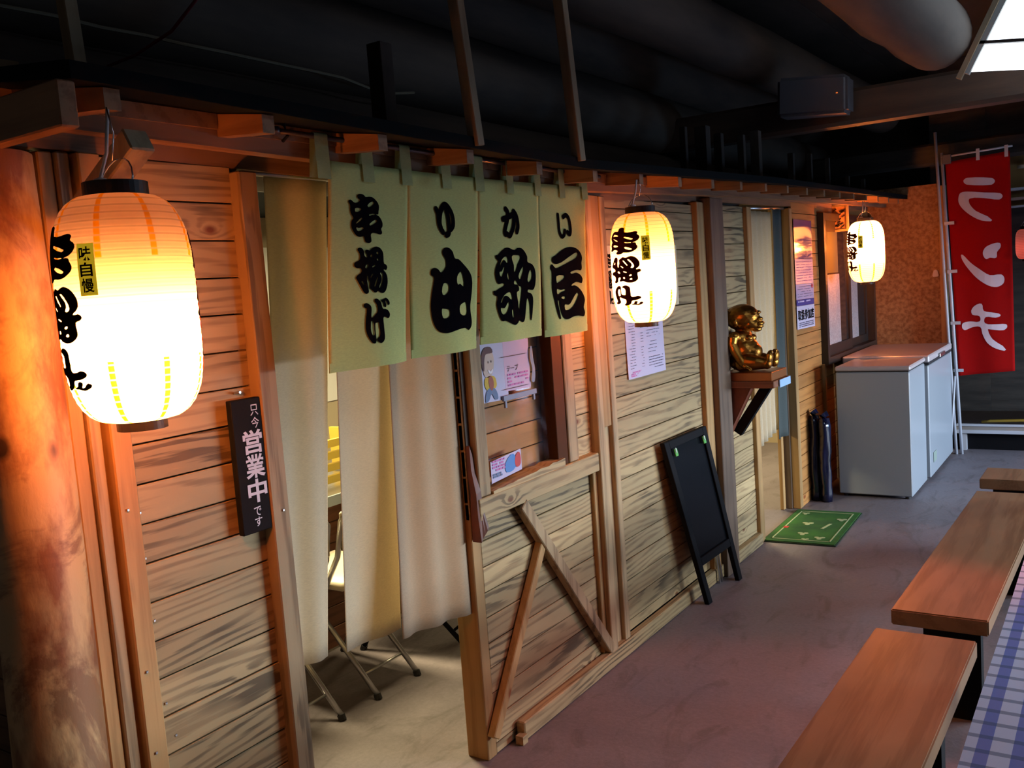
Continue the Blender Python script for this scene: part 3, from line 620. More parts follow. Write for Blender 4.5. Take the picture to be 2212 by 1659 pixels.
# ---------------------------------------------------------------- noren
NX=.172
nr=empty('noren',(NX,2.26,1.93),'yellow green split cloth curtain with bold black brush writing over the doorway','noren')
def rod():
    bm=tube(B(),[(NX,1.500,1.938),(NX,2.2,1.931),(NX,3.035,1.926)],.0065,12)
    lathe(bm,[(.001,-.008),(.010,-.008),(.010,.008),(.001,.008)],(NX,1.495,1.938),12); return bm
obj('rod',rod(),mat('dark_rod',(.045,.04,.06),.35,.4),nr,smooth=True)
for yy,zz in ((1.53,1.965),(3.0,1.955)):
    obj('rod_hook',tube(B(),[(.14,yy,zz),(.165,yy,zz-.01),(NX,yy,zz-.036),(.155,yy,zz-.045)],.004,8),M_blackm,nr)
SEAM=[1.652,1.945,2.265,2.603,2.921]     # at the top
BOT=[(1.597,1.886),(1.912,2.212),(2.234,2.567),(2.590,2.877)]
BZ=[1.378,1.381,1.389,1.381]
def panel_fn(k):
    y0,y1=SEAM[k],SEAM[k+1]; b0,b1=BOT[k]
    zt=lambda y:1.883-.006*math.sin((y-1.65)/1.27*math.pi)
    def f(u,v):        # v from 0 bottom to 1 top
        s=max(0,(1.76-(BZ[k]+(1.88-BZ[k])*v))/.38)      # below the stitched part the panels part
        s=s**.8 if s>0 else 0
        ya=y0+(b0-y0)*(1-v); yb=y1+(b1-y1)*(1-v)
        top0=y0-.052*(1-v) ; top1=y1-.052*(1-v)
        ya=top0+(b0-(y0-.052))*s; yb=top1+(b1-(y1-.052))*s
        y=ya+(yb-ya)*u; z=BZ[k]+(zt(y)-BZ[k])*v
        bulge=.010*math.sin(u*math.pi)*(1-v)**1.2
        x=NX+.002+bulge+.007*math.sin(y*23+z*3)*(1-v)-.012*(1-v)*(1 if k==3 else .6)*(u**6+(1-u)**6)
        return Vector((x,y,z))
    return f
def surf_x(k,y,z):
    f=panel_fn(k); v=(z-BZ[k])/(1.88-BZ[k]); a=f(0,v);b=f(1,v); u=(y-a.y)/max(b.y-a.y,1e-4)
    return f(min(max(u,0),1),v).x
GK={'kushi':0,'age':0,'ge':0,'yu':1,'ka':2,'kyo':3}
pans=[]
for k in range(4):
    p=obj('panel',grid(B(),22,34,panel_fn(k)),M_noren,nr,smooth=True); thick(p,.0012); pans.append(p)
    hb=obj('hem',grid(B(),22,2,lambda u,v:panel_fn(k)(u,v*.045)+Vector((.0018,0,0))),M_noren,nr,smooth=True)
for n_,(outs,holes) in GLY.items():
    k=GK[n_]; bm=outline([[(a/2000,b/2000) for a,b in o] for o in outs+holes],3)
    cuts(bm,frange(1.6,2.95,.025),frange(1.40,1.82,.03))
    o=obj('lettering',wrap(bm,lambda y,z:(surf_x(k,y,z)+.003,y,z)),M_ink,nr)
for n_,k in (('s_yu',1),('s_ka',2),('s_i',3)):
    bm=join(*[ribbon([(a/2000,b/2000) for a,b in pts],w*.0036) for pts,w in KANA[n_]])
    obj('lettering',wrap(bm,lambda y,z:(surf_x(k,y,z)+.003,y,z)),M_ink,nr)
for i,(yc,w) in enumerate([(1.629,.044),(1.785,.042),(1.935,.042),(2.108,.042),(2.268,.045),(2.430,.038),(2.592,.038),(2.747,.036),(2.904,.042)]):
    zr=1.938-.012*(yc-1.5)/1.5
    def f(u,v):
        y=yc-w/2+w*u
        if v<.5: s=v/.5; return Vector((NX+.0085-.002*s,y+.010*(1-s)*0,1.838+(zr+.004-1.838)*s))
        if v<.62: a=(v-.5)/.12*math.pi; return Vector((NX+.0075*math.cos(a),y,zr+.004+.006*math.sin(a)))
        s=(v-.62)/.38; return Vector((NX-.0075-.012*s,y,zr+.004-(zr-1.84)*s))
    obj('loop',grid(B(),2,24,f),M_tab,nr,smooth=True)
# ---------------------------------------------------------------- door curtains
dc=empty('door_curtain',(-.02,1.95,1.9),'cream linen curtains hanging in the near doorway behind the noren','curtain')
obj('rod',tube(B(),[(-.02,1.553,1.875),(-.02,2.335,1.875)],.008,10),M_steel,dc,smooth=True)
def drape(name,par,m,y0,y1,b0,b1,z0a,z0b,zt,x0,x1,folds,amp,ph=0,nu=44,nv=26):
    def f(u,v):
        y=(y0+(y1-y0)*u)*v+(b0+(b1-b0)*u)*(1-v); z=(z0a+(z0b-z0a)*u)*(1-v)+zt*v
        x=x0+(x1-x0)*(1-v)**1.1+amp*(1-.45*v)*math.sin(u*folds*2*math.pi+ph+.8*math.sin(v*2.2))
        return Vector((x,y,z))
    return thick(obj(name,grid(B(),nu,nv,f),m,par,smooth=True),.0012)
drape('curtain_panel',dc,M_linen,1.620,1.845,1.60,1.775,.575,.558,1.875,-.022,-.112,1.6,.008,.5)
drape('curtain_panel',dc,M_linen,1.830,2.07,1.826,2.075,.553,.536,1.875,-.002,-.102,1.3,.007,2.0)
drape('curtain_panel',dc,M_linen2,2.035,2.330,1.985,2.352,.545,.503,1.875,-.012,-.030,2.4,.010,1.0)
dc2=empty('door_curtain',(-.03,5.5,1.9),'cream and grey curtains in the far doorway behind the statue','curtain')
obj('rod',tube(B(),[(-.03,5.10,1.90),(-.03,5.86,1.92)],.008,10),M_steel,dc2,smooth=True)
drape('curtain_panel',dc2,M_linen,5.13,5.60,5.22,5.62,.50,.56,1.89,-.035,-.05,5,.014,.5,60)
drape('curtain_panel',dc2,M_greyc,5.60,5.80,5.60,5.845,.50,.49,1.91,-.022,-.045,1.5,.012,1.0)
# ---------------------------------------------------------------- signs and papers
def rect(x,y0,y1,z0,z1,m,name,par,skew=0,t=.0012,curl=0):
    bm=B(); n=8
    grid(bm,n,n,lambda u,v:Vector((x+curl*math.sin(u*math.pi)*.5+curl*(1-v)**2,y0+(y1-y0)*u,z0+(z1-z0)*v+skew*(u-.5))))
    return thick(obj(name,bm,m,par),t)
def write(par,chars,x,y0,y1,z1,z0,m,bold=.02,gap=.1,hts=None,name='lettering'):
    bm=vtext(chars,y0,y1,z1,z0,bold,gap,hts); return obj(name,wrap(bm,lambda u,v:(x,u,v)),m,par)
def line(par,s,x,y0,y1,z0,z1,m,bold=.01,name='lettering'):
    bm=fit(text(s,bold),y0,y1,z0,z1); return obj(name,wrap(bm,lambda u,v:(x,u,v)),m,par)
sg=empty('open_sign',(.03,1.452,1.17),'narrow black vertical sign with white writing hung beside the near doorway','sign')
obj('board',bx(.012,.030,1.408,1.496,1.015,1.336,bev=.002),M_blackm,sg)
M_sgi=mat('sign_white',(.78,.72,.80),.7)
write(sg,'只今',.0312,1.462,1.486,1.322,1.262,M_sgi,.006,.12)
write(sg,'営業中',.0312,1.432,1.490,1.262,1.085,M_sgi,.024,.04)
write(sg,'です',.0312,1.444,1.466,1.078,1.028,M_sgi,.008,.1)
obj('nail',tube(B(),[(0,1.448,1.350),(.02,1.448,1.352)],.0035,8),M_steel,sg)
ks=empty('skewer_sign',(.004,3.68,1.55),'cream paper sign with vertical black writing, half hidden by the middle lantern','sign')
rect(.002,3.29,4.085,1.417,1.692,M_sheetc,'sheet',ks)
obj('lettering',wrap(brush3(3.335,3.425,1.675,1.45),lambda u,v:(.0042,u,v)),M_ink,ks)
mn=empty('menu_sheet',(.004,3.7,1.25),'pale lilac printed menu sheet below the middle lantern','notice')
M_lilac=mat('lilac_sheet',(.62,.58,.80),.6); rect(.003,3.505,3.885,1.128,1.40,M_lilac,'sheet',mn,.0,curl=.004)
M_txt=mat('small_print',(.10,.09,.16),.8); M_pink=mat('pink_print',(.60,.22,.52),.8)
def rows(par,x,y0,y1,z1,z0,n,m,h=.0032,seed=1,fill=.8,name='small_print'):
    r=random.Random(seed); bm=B(); dz=(z1-z0)/n
    for i in range(n):
        z=z1-dz*(i+.5); y=y0
        while y<y1-.004:
            w=min(r.uniform(.006,.028),y1-y)
            if r.random()<fill: bmesh.ops.create_grid(bm,x_segments=1,y_segments=1,size=.5,matrix=Matrix.Translation((x,y+w/2,z))@Matrix.Rotation(math.pi/2,4,'Y')@Matrix.Diagonal((h,w,1,1)))
            y+=w+.003
    return tag(obj(name,bm,m,par),kind='stuff')
for a,b in ((3.53,3.585),(3.64,3.665)): rows(mn,.0085,a,b,1.37,1.165,17,M_txt,seed=int(a*100),h=.002)
rows(mn,.0085,3.70,3.84,1.37,1.29,6,M_txt,seed=5,h=.002); rows(mn,.0085,3.71,3.80,1.28,1.22,4,M_txt,seed=6,h=.002); rows(mn,.0085,3.71,3.86,1.21,1.15,5,M_txt,seed=7,h=.003,fill=.9)
rows(mn,.0085,3.53,3.66,1.158,1.135,3,M_pink,h=.006,seed=8,fill=.95)
# notices behind the vinyl of the hatch
p1=empty('picture_notice',(.004,2.64,1.27),'pale notice with a cartoon man in a tie, in the serving hatch under the noren','poster')
M_p1=mat('notice_blue_white',(.50,.52,.74),.6); M_p1b=mat('notice_lilac',(.60,.45,.66),.6)
rect(.001,2.437,2.60,1.178,1.372,M_p1,'sheet',p1,-.006); rect(.0012,2.585,2.745,1.20,1.372,M_p1b,'sheet',p1,-.004)
def shape(par,x,pts,m,name='print'): return obj(name,wrap(outline([pts],3),lambda u,v:(x,u,v)),m,par)
C_skin=mat('print_skin',(.62,.50,.44),.7);C_hair=mat('print_hair',(.10,.04,.05),.7);C_tie=mat('print_tie',(.35,.10,.07),.7);C_yel=mat('print_yellow',(.60,.42,.05),.7);C_blue=mat('print_blue',(.13,.20,.36),.7);C_grey=mat('print_grey',(.25,.30,.42),.7)
shape(p1,.0035,[(2.462,1.275),(2.460,1.315),(2.474,1.345),(2.510,1.350),(2.524,1.325),(2.520,1.29),(2.505,1.268),(2.478,1.262)],C_skin,'drawn_face')
shape(p1,.0042,[(2.456,1.29),(2.452,1.33),(2.470,1.358),(2.505,1.362),(2.520,1.344),(2.500,1.340),(2.478,1.338),(2.468,1.315),(2.464,1.285)],C_hair,'drawn_hair')
shape(p1,.0046,[(2.486,1.287),(2.500,1.281),(2.514,1.288),(2.506,1.274),(2.492,1.275)],M_sheet,'drawn_smile')
obj('drawn_eyes',wrap(join(fit(outline([[(0,0),(1,0),(1,1),(0,1)]]),2.488,2.492,1.308,1.316),fit(outline([[(0,0),(1,0),(1,1),(0,1)]]),2.505,2.509,1.309,1.317)),lambda u,v:(.0046,u,v)),C_hair,p1)
shape(p1,.0035,[(2.470,1.262),(2.520,1.262),(2.532,1.235),(2.522,1.222),(2.475,1.220),(2.462,1.24)],C_yel,'drawn_shirt')
shape(p1,.0042,[(2.488,1.262),(2.506,1.262),(2.514,1.235),(2.500,1.216),(2.486,1.235)],C_tie,'drawn_tie')
shape(p1,.0039,[(2.476,1.222),(2.518,1.222),(2.535,1.187),(2.515,1.185),(2.498,1.205),(2.480,1.185),(2.460,1.183)],C_blue,'drawn_trousers')
line(p1,'テープ',.0035,2.60,2.67,1.268,1.288,C_hair,.01); rows(p1,.0035,2.60,2.73,1.262,1.215,4,M_pink,h=.006,seed=3)
for zz in (1.318,1.208): obj('print_line',wrap(fit(outline([[(0,0),(1,0),(1,1),(0,1)]]),2.55,2.735,zz,zz+.003),lambda u,v:(.0035,u,v)),C_hair,p1)
tl=empty('tablet_cutout',(.01,2.67,1.18),'grey blue cut-out stand stuck below the notice in the serving hatch','notice')
obj('tray',bx(.003,.012,2.555,2.765,1.172,1.190,bev=.001),C_grey,tl); obj('foot',bx(.003,.010,2.565,2.575,1.148,1.174),C_grey,tl); obj('foot',bx(.003,.010,2.745,2.755,1.152,1.178),C_grey,tl)
shape(tl,.008,[(2.742,1.22),(2.752,1.26),(2.742,1.30),(2.748,1.34),(2.758,1.34),(2.762,1.30),(2.770,1.26),(2.762,1.215)],C_grey,'spoon')
p2=empty('flyer',(.004,2.57,.96),'small colourful flyer stuck in the lower corner of the serving hatch','poster')
rect(.002,2.462,2.648,.915,.988,mat('flyer_ground',(.55,.50,.72),.6),'sheet',p2,.012)
rows(p2,.0045,2.47,2.545,.985,.945,4,M_pink,h=.006,seed=11); rows(p2,.0045,2.47,2.54,.94,.925,2,C_blue,h=.006,seed=12)
shape(p2,.0045,[(2.55,.93),(2.55,.965),(2.60,.985),(2.61,.94)],mat('flyer_blue',(.05,.22,.62),.6)); shape(p2,.005,[(2.605,.945),(2.61,.975),(2.635,.985),(2.640,.945),(2.62,.935)],mat('flyer_red',(.55,.03,.03),.6))
br=empty('bark_slab',(.02,2.33,.9),'dark red slab of bark wood fixed to the right edge of the near doorway','ornament')
bm=B(); hexa(bm,[(.0,2.338,.745),(.035,2.338,.745),(.04,2.372,.79),(.0,2.375,.79),(.0,2.338,1.06),(.012,2.338,1.06),(.010,2.350,1.03),(.0,2.352,1.03)]); bmesh.ops.subdivide_edges(bm,edges=bm.edges[:],cuts=3,use_grid_fill=True)
for v in bm.verts: v.co+=Vector((1,.4,0))*.006*noise.noise(v.co*25)
obj('slab',bm,M_red,br)
# notices on the far wall section
n3=empty('notice_column',(.01,6.1,1.5),'column of coloured notices on the orange boards right of the far doorway','poster')
def rr(z1,z0,c,name='sheet',y0=5.93,y1=6.33,e=.35): 
    return rect(.008,y0,y1,z0,z1,mat(name+'_c',c,e),name,n3,-.004)
rr(1.85,1.60,(.25,.10,.22),e=.10); rr(1.598,1.44,(.70,.40,.55),e=.2); rr(1.438,1.34,(.50,.40,.62)); rr(1.338,1.30,(.06,.06,.30)); rr(1.298,1.15,(.62,.60,.80))
line(n3,'取扱参加店',.0105,5.95,6.31,1.205,1.275,M_ink,.02); rows(n3,.0105,5.97,6.30,1.195,1.160,3,M_txt,h=.006,seed=20,fill=.95)
rows(n3,.0105,5.96,6.30,1.59,1.45,8,mat('purple_print',(.35,.10,.30),.7),h=.004,seed=21); rows(n3,.0105,5.96,6.24,1.335,1.318,1,M_lilac,h=.008,seed=22); rows(n3,.0105,5.96,6.30,1.43,1.35,5,M_txt,h=.003,seed=23)
shape(n3,.0105,[(6.27,1.41),(6.27,1.43),(6.31,1.43),(6.31,1.41)],mat('red_seal',(.55,.08,.12),.7),'seal')
hp=empty('hatched_panel',(.06,6.92,1.87),'small square framed wickerwork panel hanging left of the far lantern','panel')
bm=B(); 
for a in ((-.03,-.015,1.78,1.97),(.095,.11,1.78,1.97)): box(bm,a[0],a[1],6.91,6.93,a[2],a[3])
box(bm,-.015,.095,6.91,6.93,1.78,1.795); box(bm,-.015,.095,6.91,6.93,1.955,1.97); obj('frame',bm,M_stick,hp)
obj('sheet',bx(-.015,.095,6.922,6.926,1.795,1.955),mat('panel_ground',(.55,.28,.12),.7),hp)
r_=random.Random(4); bm=B()
for i in range(26):
    a=r_.uniform(-.012,.07); z=r_.uniform(1.80,1.94); bar(bm,(a,6.919,z),(a+.022,6.919,z+.012),.003,.005,(0,0,1))
tag(obj('weave',bm,M_blackm,hp),kind='stuff')
ch=empty('door_chime',(.5,8.0,1.42),'tiny white wireless chime stuck on the chipboard beside the banner poles','chime')
bm=B(); hexa(bm,[(.475,7.995,1.395),(.525,7.995,1.395),(.525,8.02,1.395),(.475,8.02,1.395),(.488,7.995,1.45),(.512,7.995,1.45),(.512,8.02,1.45),(.488,8.02,1.45)]); bmesh.ops.bevel(bm,geom=bm.edges[:],offset=.006,segments=2,affect='EDGES'); obj('case',bm,mat('chime_white',(.75,.66,.66),.4),ch)
# ---------------------------------------------------------------- statue on its bracket shelf
sh=empty('bracket_shelf',(.13,4.72,.96),'rough red wood bracket shelf carrying the golden statuette','shelf')
obj('board',bx(.0,.275,4.585,4.86,.950,.985,bev=.003),wood('shelf_wood',(.30,.12,.06),(.13,.05,.03),axis=0,burn=.3,rings=14),sh)
bm=B(); hexa(bm,[(.0,4.60,.70),(.02,4.60,.70),(.02,4.66,.70),(.0,4.66,.70),(.0,4.60,.95),(.15,4.60,.95),(.15,4.66,.95),(.0,4.66,.95)]); obj('bracket',bm,M_red,sh)
obj('strut',bar(B(),(.035,4.70,.70),(.205,4.70,.95),.05,.04,(0,1,0)),M_blackm,sh)
cd=obj('price_card',bx(.279,.283,4.66,4.84,.945,.985),mat('card_blue_white',(.35,.55,.85),.5)); tag(cd,'small bluish white card on the front edge of the statue shelf','card')
M_gold=noisy('gilded_metal',(.46,.21,.035),(.22,.085,.015),14,.36,.15,3,metal=1)
stt=empty('golden_statue',(.13,4.72,1.03),'gold seated big bellied figurine in profile with feet stretched forward','statue')
obj('plinth',bx(.012,.262,4.60,4.845,.985,1.03,bev=.003),mat('plinth_gold',(.42,.15,.05),.35,.7),stt)
def statue():
    bm=B(); o=Vector((.0,4.72,1.03))
    def e(x,y,z,rx,ry,rz,sub=3,rot=None): blob(bm,o+Vector((x,y,z)),(rx,ry,rz),sub,rot)
    HS=1.10
    RY=lambda d:Matrix.Rotation(math.radians(d),3,'Y'); RX=lambda d:Matrix.Rotation(math.radians(d),3,'X')
    e(.085,0,.055,.062,.080,.058)                       # hips
    e(.095,0,.105,.062,.072,.075,3,RY(-8))              # belly
    e(.128,0,.098,.040,.052,.045)                       # belly bulge
    e(.082,0,.165,.045,.064,.050)                       # chest
    e(.118,-.022,.168,.020,.022,.018);e(.118,.022,.168,.020,.022,.018)
    e(.084,0,.205,.030,.034,.030)                       # neck
    for s in (-1,1):
        e(.072,s*.068,.180,.026,.024,.028)              # shoulder
        tube(bm,[o+Vector(p) for p in ((.068,s*.078,.180),(.066,s*.086,.145),(.078,s*.088,.112),(.096,s*.086,.075),(.112,s*.082,.042))],[.026,.024,.022,.019,.015],14)
        e(.120,s*.082,.034,.020,.013,.012,2,RY(25))     # palm
        for j in range(4):
            q=o+Vector((.128,s*(.074+.0065*j),.030)); tube(bm,[q,q+Vector((.013,0,-.008)),q+Vector((.018,0,-.020+.001*j))],[.0042,.004,.003],8)
        q=o+Vector((.120,s*.070,.036)); tube(bm,[q,q+Vector((.012,-s*.006,-.008))],[.0045,.0035],8)
        tube(bm,[o+Vector(p) for p in ((.085,s*.045,.050),(.125,s*.050,.052),(.160,s*.046,.046),(.198,s*.040,.040))],[.046,.043,.036,.026],16)   # leg
        e(.203,s*.042,.040,.024,.026,.028,2)            # heel
        e(.214,s*.040,.066,.015,.025,.034,3,RY(8))      # sole
        for j in range(5):
            e(.216,s*(.024+.0085*j),.098-.0015*j*j*.6,.010,.0055-.0003*j,.0095,2)
    e(.086,0,.272,.075,.068,.068,3)                     # skull
    e(.122,0,.238,.048,.050,.036,3)                     # jaw
    e(.164,0,.240,.020,.028,.013,2); e(.162,0,.224,.018,.025,.011,2); e(.150,0,.210,.022,.026,.014,2)   # lips and chin
    e(.164,0,.262,.015,.017,.012,2); e(.156,0,.276,.009,.010,.014,2); e(.162,-.012,.258,.009,.008,.008,2); e(.162,.012,.258,.009,.008,.008,2)
    e(.146,-.024,.294,.018,.019,.010,2); e(.146,.024,.294,.018,.019,.010,2)      # brows
    e(.142,-.028,.279,.012,.011,.008,2); e(.142,.028,.279,.012,.011,.008,2)      # eyes
    e(.132,-.034,.248,.014,.012,.014,2); e(.132,.034,.248,.014,.012,.014,2)      # cheeks
    for s in (-1,1): e(.074,s*.062,.252,.017,.010,.026,2); e(.078,s*.068,.252,.009,.007,.016,2)
    bmesh.ops.transform(bm,matrix=Matrix.Translation(o+Vector((-.012,-.03,0)))@Matrix.Diagonal((1.18,1.28,1.03,1))@Matrix.Translation(-o),verts=bm.verts[:])
    return bm
so=obj('body',statue(),M_gold,stt,smooth=True)
rm=so.modifiers.new('fuse','REMESH'); rm.mode='VOXEL'; rm.voxel_size=.0026; rm.use_smooth_shade=True
sm=so.modifiers.new('soft','SMOOTH'); sm.factor=.5; sm.iterations=2
bm=B(); o=Vector((.0,4.72,1.03))
for i in range(40):
    a=random.uniform(-1,1);b=random.uniform(-.9,.45); z=.262+.052*math.cos(a)*math.cos(b*.9)
    blob(bm,o+Vector((.084+.064*math.sin(b)*math.cos(a*.6),.056*math.sin(a),.276+.058*math.cos(a)*math.cos(b))),(.012,.009,.006),1)
bmesh.ops.transform(bm,matrix=Matrix.Translation(o+Vector((-.012,-.03,0)))@Matrix.Diagonal((1.18,1.28,1.03,1))@Matrix.Translation(-o),verts=bm.verts[:])
ho=obj('hair',bm,M_gold,stt,smooth=True)
rm=ho.modifiers.new('fuse','REMESH'); rm.mode='VOXEL'; rm.voxel_size=.003; rm.use_smooth_shade=True
# ---------------------------------------------------------------- blackboard stand
ab=empty('blackboard_stand',(.1,4.15,0),'narrow black blackboard stand leaning against the wall below the statue','blackboard')
# plane of the board: feet out from the wall, top resting on it
A0=Vector((.105,3.985,0)); A1=Vector((.118,4.405,0)); T0=Vector((.035,3.735,.815)); T1=Vector((.04,4.215,.815))
def pl(u,v,off=0):
    p=A0.lerp(A1,u).lerp(T0.lerp(T1,u),v); nn=(A1-A0).cross(T0-A0).normalized()
    if nn.x<0: nn=-nn
    return p+nn*off
def slab(u0,u1,v0,v1,t0,t1):
    bm=B(); hexa(bm,[pl(u0,v0,t0),pl(u0,v0,t1),pl(u1,v0,t1),pl(u1,v0,t0),pl(u0,v1,t0),pl(u0,v1,t1),pl(u1,v1,t1),pl(u1,v1,t0)])
    bmesh.ops.recalc_face_normals(bm,faces=bm.faces[:]); bmesh.ops.bevel(bm,geom=bm.edges[:],offset=.002,segments=1,affect='EDGES'); return bm
obj('side_rail',slab(0,.10,0,1,-.012,.012),M_blackm,ab); obj('side_rail',slab(.90,1,0,1,-.012,.012),M_blackm,ab)
obj('top_rail',slab(.10,.90,.955,1,-.012,.012),M_blackm,ab); obj('bottom_rail',slab(.10,.90,.235,.285,-.012,.012),M_blackm,ab)
obj('board_face',slab(.10,.90,.285,.955,-.006,.002),M_board,ab)
M_green=mat('green_clip',(.10,.42,.08),.4); M_wclip=mat('white_clip',(.7,.75,.7),.4)
for u in (.17,.86):
    obj('clip',slab(u-.03,u+.03,.905,.95,.012,.020),M_green,ab); obj('clip_tip',slab(u-.02,u+.0,.925,.955,.020,.024),M_wclip,ab)
gx=empty('metal_easel_legs',(.05,4.36,0),'thin grey metal legs standing behind the foot of the blackboard stand','legs')
for yy in (4.30,4.33): obj('leg',bar(B(),(.05,yy,0),(.035,yy-.02,.22),.008,.012,(0,1,0)),M_steel,gx)
# ---------------------------------------------------------------- door mat
mt=empty('door_mat',(.2,5.45,0),'green door mat with pale leaf pattern and border in front of the far doorway','mat')
M_mat=noisy('green_pile',(.025,.13,.012),(.012,.07,.012),6,.95,.3,4); M_matd=mat('mat_rim',(.012,.03,.012),.9); M_matl=mat('mat_pale',(.36,.42,.22),.9)
Q=[Vector((.007,5.068,0)),Vector((.416,5.093,0)),Vector((.388,5.845,0)),Vector((-.006,5.82,0))]
def mq(u,v,z): p=Q[0].lerp(Q[1],u).lerp(Q[3].lerp(Q[2],u),v); return Vector((p.x,p.y,z))
def mslab(pts,z0,z1):
    bm=B(); n=len(pts); a=[bm.verts.new(mq(u,v,z0)) for u,v in pts]; b=[bm.verts.new(mq(u,v,z1)) for u,v in pts]
    bm.faces.new(b); bm.faces.new(a[::-1])
    for i in range(n): bm.faces.new((a[i],a[(i+1)%n],b[(i+1)%n],b[i]))
    bmesh.ops.recalc_face_normals(bm,faces=bm.faces[:]); return bm
obj('rim',mslab([(0,0),(1,0),(1,1),(0,1)],.0,.006),M_matd,mt); obj('pile',mslab([(.02,.012),(.98,.012),(.98,.988),(.02,.988)],.006,.010),M_mat,mt)
bd=[]
for a in (((.10,.07),(.90,.07),(.90,.08),(.10,.08)),((.10,.92),(.90,.92),(.90,.93),(.10,.93)),((.10,.07),(.118,.07),(.118,.93),(.10,.93)),((.882,.07),(.90,.07),(.90,.93),(.882,.93))): bd.append(mslab(a,.0101,.0115))
obj('border_line',join(*bd),M_matl,mt)
for (cu,cv,s) in ((.72,.16,1),(.45,.25,1.0),(.55,.10,.7),(.80,.72,1),(.38,.55,1.1),(.20,.86,.8),(.62,.45,.0)):
    if s==0: continue
    L=[]
    for k in range(3):
        a=2*math.pi*k/3+.6; r=.075*s
        L.append(mslab([(cu+r*math.cos(a)*(.5+.5*math.cos(b))*1.1-r*.45*math.sin(a)*math.sin(b),cv+(r*math.sin(a)*(.5+.5*math.cos(b))*1.1+r*.45*math.cos(a)*math.sin(b))*.56) for b in [q*2*math.pi/10 for q in range(10)]],.0101,.0112))
    obj('leaf',join(*L),M_matl,mt)
obj('stem',mslab([(.62,.42),(.66,.42),(.72,.58),(.68,.58)],.0101,.0112),M_matl,mt); obj('red_mark',mslab([(.10,.38),(.17,.38),(.17,.43),(.10,.43)],.0116,.0122),mat('mat_red',(.45,.03,.02),.9),mt)
# ---------------------------------------------------------------- freezers, rolls, banner
fz=empty('freezer',(.37,6.55,0),'shorter white top-opening freezer standing nearest, right of the blue rolls','freezer')
obj('body',bx(.145,.605,6.27,6.80,.02,.835,bev=.006),M_white,fz); obj('gasket',bx(.155,.598,6.28,6.79,.835,.845),M_dark,fz)
obj('lid',bx(.143,.612,6.262,6.80,.845,.875,bev=.008),M_lid,fz)
for x in (.18,.57):
    for y in (6.31,6.74): obj('foot',lathe(B(),[(.0,0),(.018,0),(.018,.02),(.0,.02)],(x,y,0),12),M_dark,fz)
fz2=empty('chest_freezer',(.33,7.3,0),'longer white chest freezer behind the first, against the chipboard wall','freezer')
obj('body',bx(.06,.625,6.83,7.80,.03,.815,bev=.006),M_white,fz2); obj('top_rim',bx(.055,.628,6.825,7.805,.818,.835),M_dark,fz2)
obj('lid',bx(.055,.632,6.82,7.81,.836,.885,bev=.008),M_lid,fz2); obj('handle',bx(.634,.645,7.2,7.42,.835,.862,bev=.003),M_steel,fz2)
obj('badge',bx(.627,.629,6.93,7.05,.12,.19),mat('badge_grey',(.30,.38,.33),.4),fz2)
for x in (.12,.58):
    for y in (6.9,7.74): obj('foot',lathe(B(),[(.0,0),(.02,0),(.02,.03),(.0,.03)],(x,y,0),12),M_dark,fz2)
M_vinyl=noisy('blue_black_vinyl',(.004,.006,.035),(.002,.002,.006),5,.16,.6,4,(6,6,.8),spec=.8)
for i,(x,y,r,h,lab) in enumerate([(.105,6.10,.036,.555,'upright roll of glossy dark blue vinyl, the right one beside the freezer'),(.035,6.12,.034,.57,'upright roll of glossy black vinyl, the left one against the boards')]):
    o=empty('vinyl_roll',(x,y,0),lab,'roll')
    pts=[(x+.003*math.sin(k),y,h*k/10) for k in range(11)]
    obj('roll',tube(B(),pts,[r*(1+.08*math.sin(k*2.3)) for k in range(11)],28,wob=.3),M_vinyl,o,smooth=True)
    obj('crumpled_end',tube(B(),[(x,y,h),(x+.01,y,h+.012),(x-.006,y,h+.028)],[r*.95,r*.6,r*.8],14,wob=1.2),M_vinyl,o)
bn=empty('banner',(.83,7.9,1.45),'tall red cloth banner with white katakana on a white pole','banner')
def bf(u,v):
    xl=.665-.062*v; xr=1.052-.010*v
    return Vector((xl+(xr-xl)*u,7.9+.010*math.sin(u*7+v*2)+.012*(1-v)*math.sin(u*3),(.615+.035*u)*(1-v)+(2.262+.03*u)*v))
thick(obj('cloth',grid(B(),20,50,bf),M_flag,bn,smooth=True),.001)
bm=outline([[(a/2000,b/2000) for a,b in o] for o in FLAGG],3); cuts(bm,frange(.6,1.1,.04),frange(.6,2.3,.1))
def bz(x,z):
    v=(z-.615)/1.66; xl=.665-.062*v; xr=1.052-.010*v; u=(x-xl)/(xr-xl); return bf(u,v).y-.004
obj('lettering',wrap(bm,lambda u,v:(u,bz(u,v),v)),M_white_ink,bn)
obj('pole',tube(B(),[(.678,7.88,0),(.612,7.905,1.5),(.578,7.915,2.34)],.0115,12),M_pole,bn,smooth=True)
obj('cross_arm',tube(B(),[(.575,7.91,2.305),(1.06,7.90,2.325)],.008,10),M_pole,bn,smooth=True); obj('joint',bx(.585,.645,7.885,7.91,2.25,2.32,bev=.003),M_grey_pl,bn)
for z in (.66,1.03,1.43,1.80): 
    x=.668-.062*(z-.615)/1.66; obj('loop',bx(x-.035,x+.035,7.884,7.886,z-.012,z+.012),M_pole,bn)
for x in (.83,1.02): obj('loop',bx(x-.012,x+.012,7.890,7.893,2.25,2.335),M_pole,bn)
p_=obj('banner_pole',tube(B(),[(.640,7.87,0),(.575,7.90,1.5),(.535,7.91,2.50)],.0115,12),M_pole,smooth=True); tag(p_,'spare white pole leaning left of the red banner','pole')
p_=obj('banner_pole',tube(B(),[(.600,7.835,.02),(.645,7.845,.62)],.009,12),M_pole,smooth=True); tag(p_,'short white pole leaning behind the banner foot beside the chest freezer','pole')
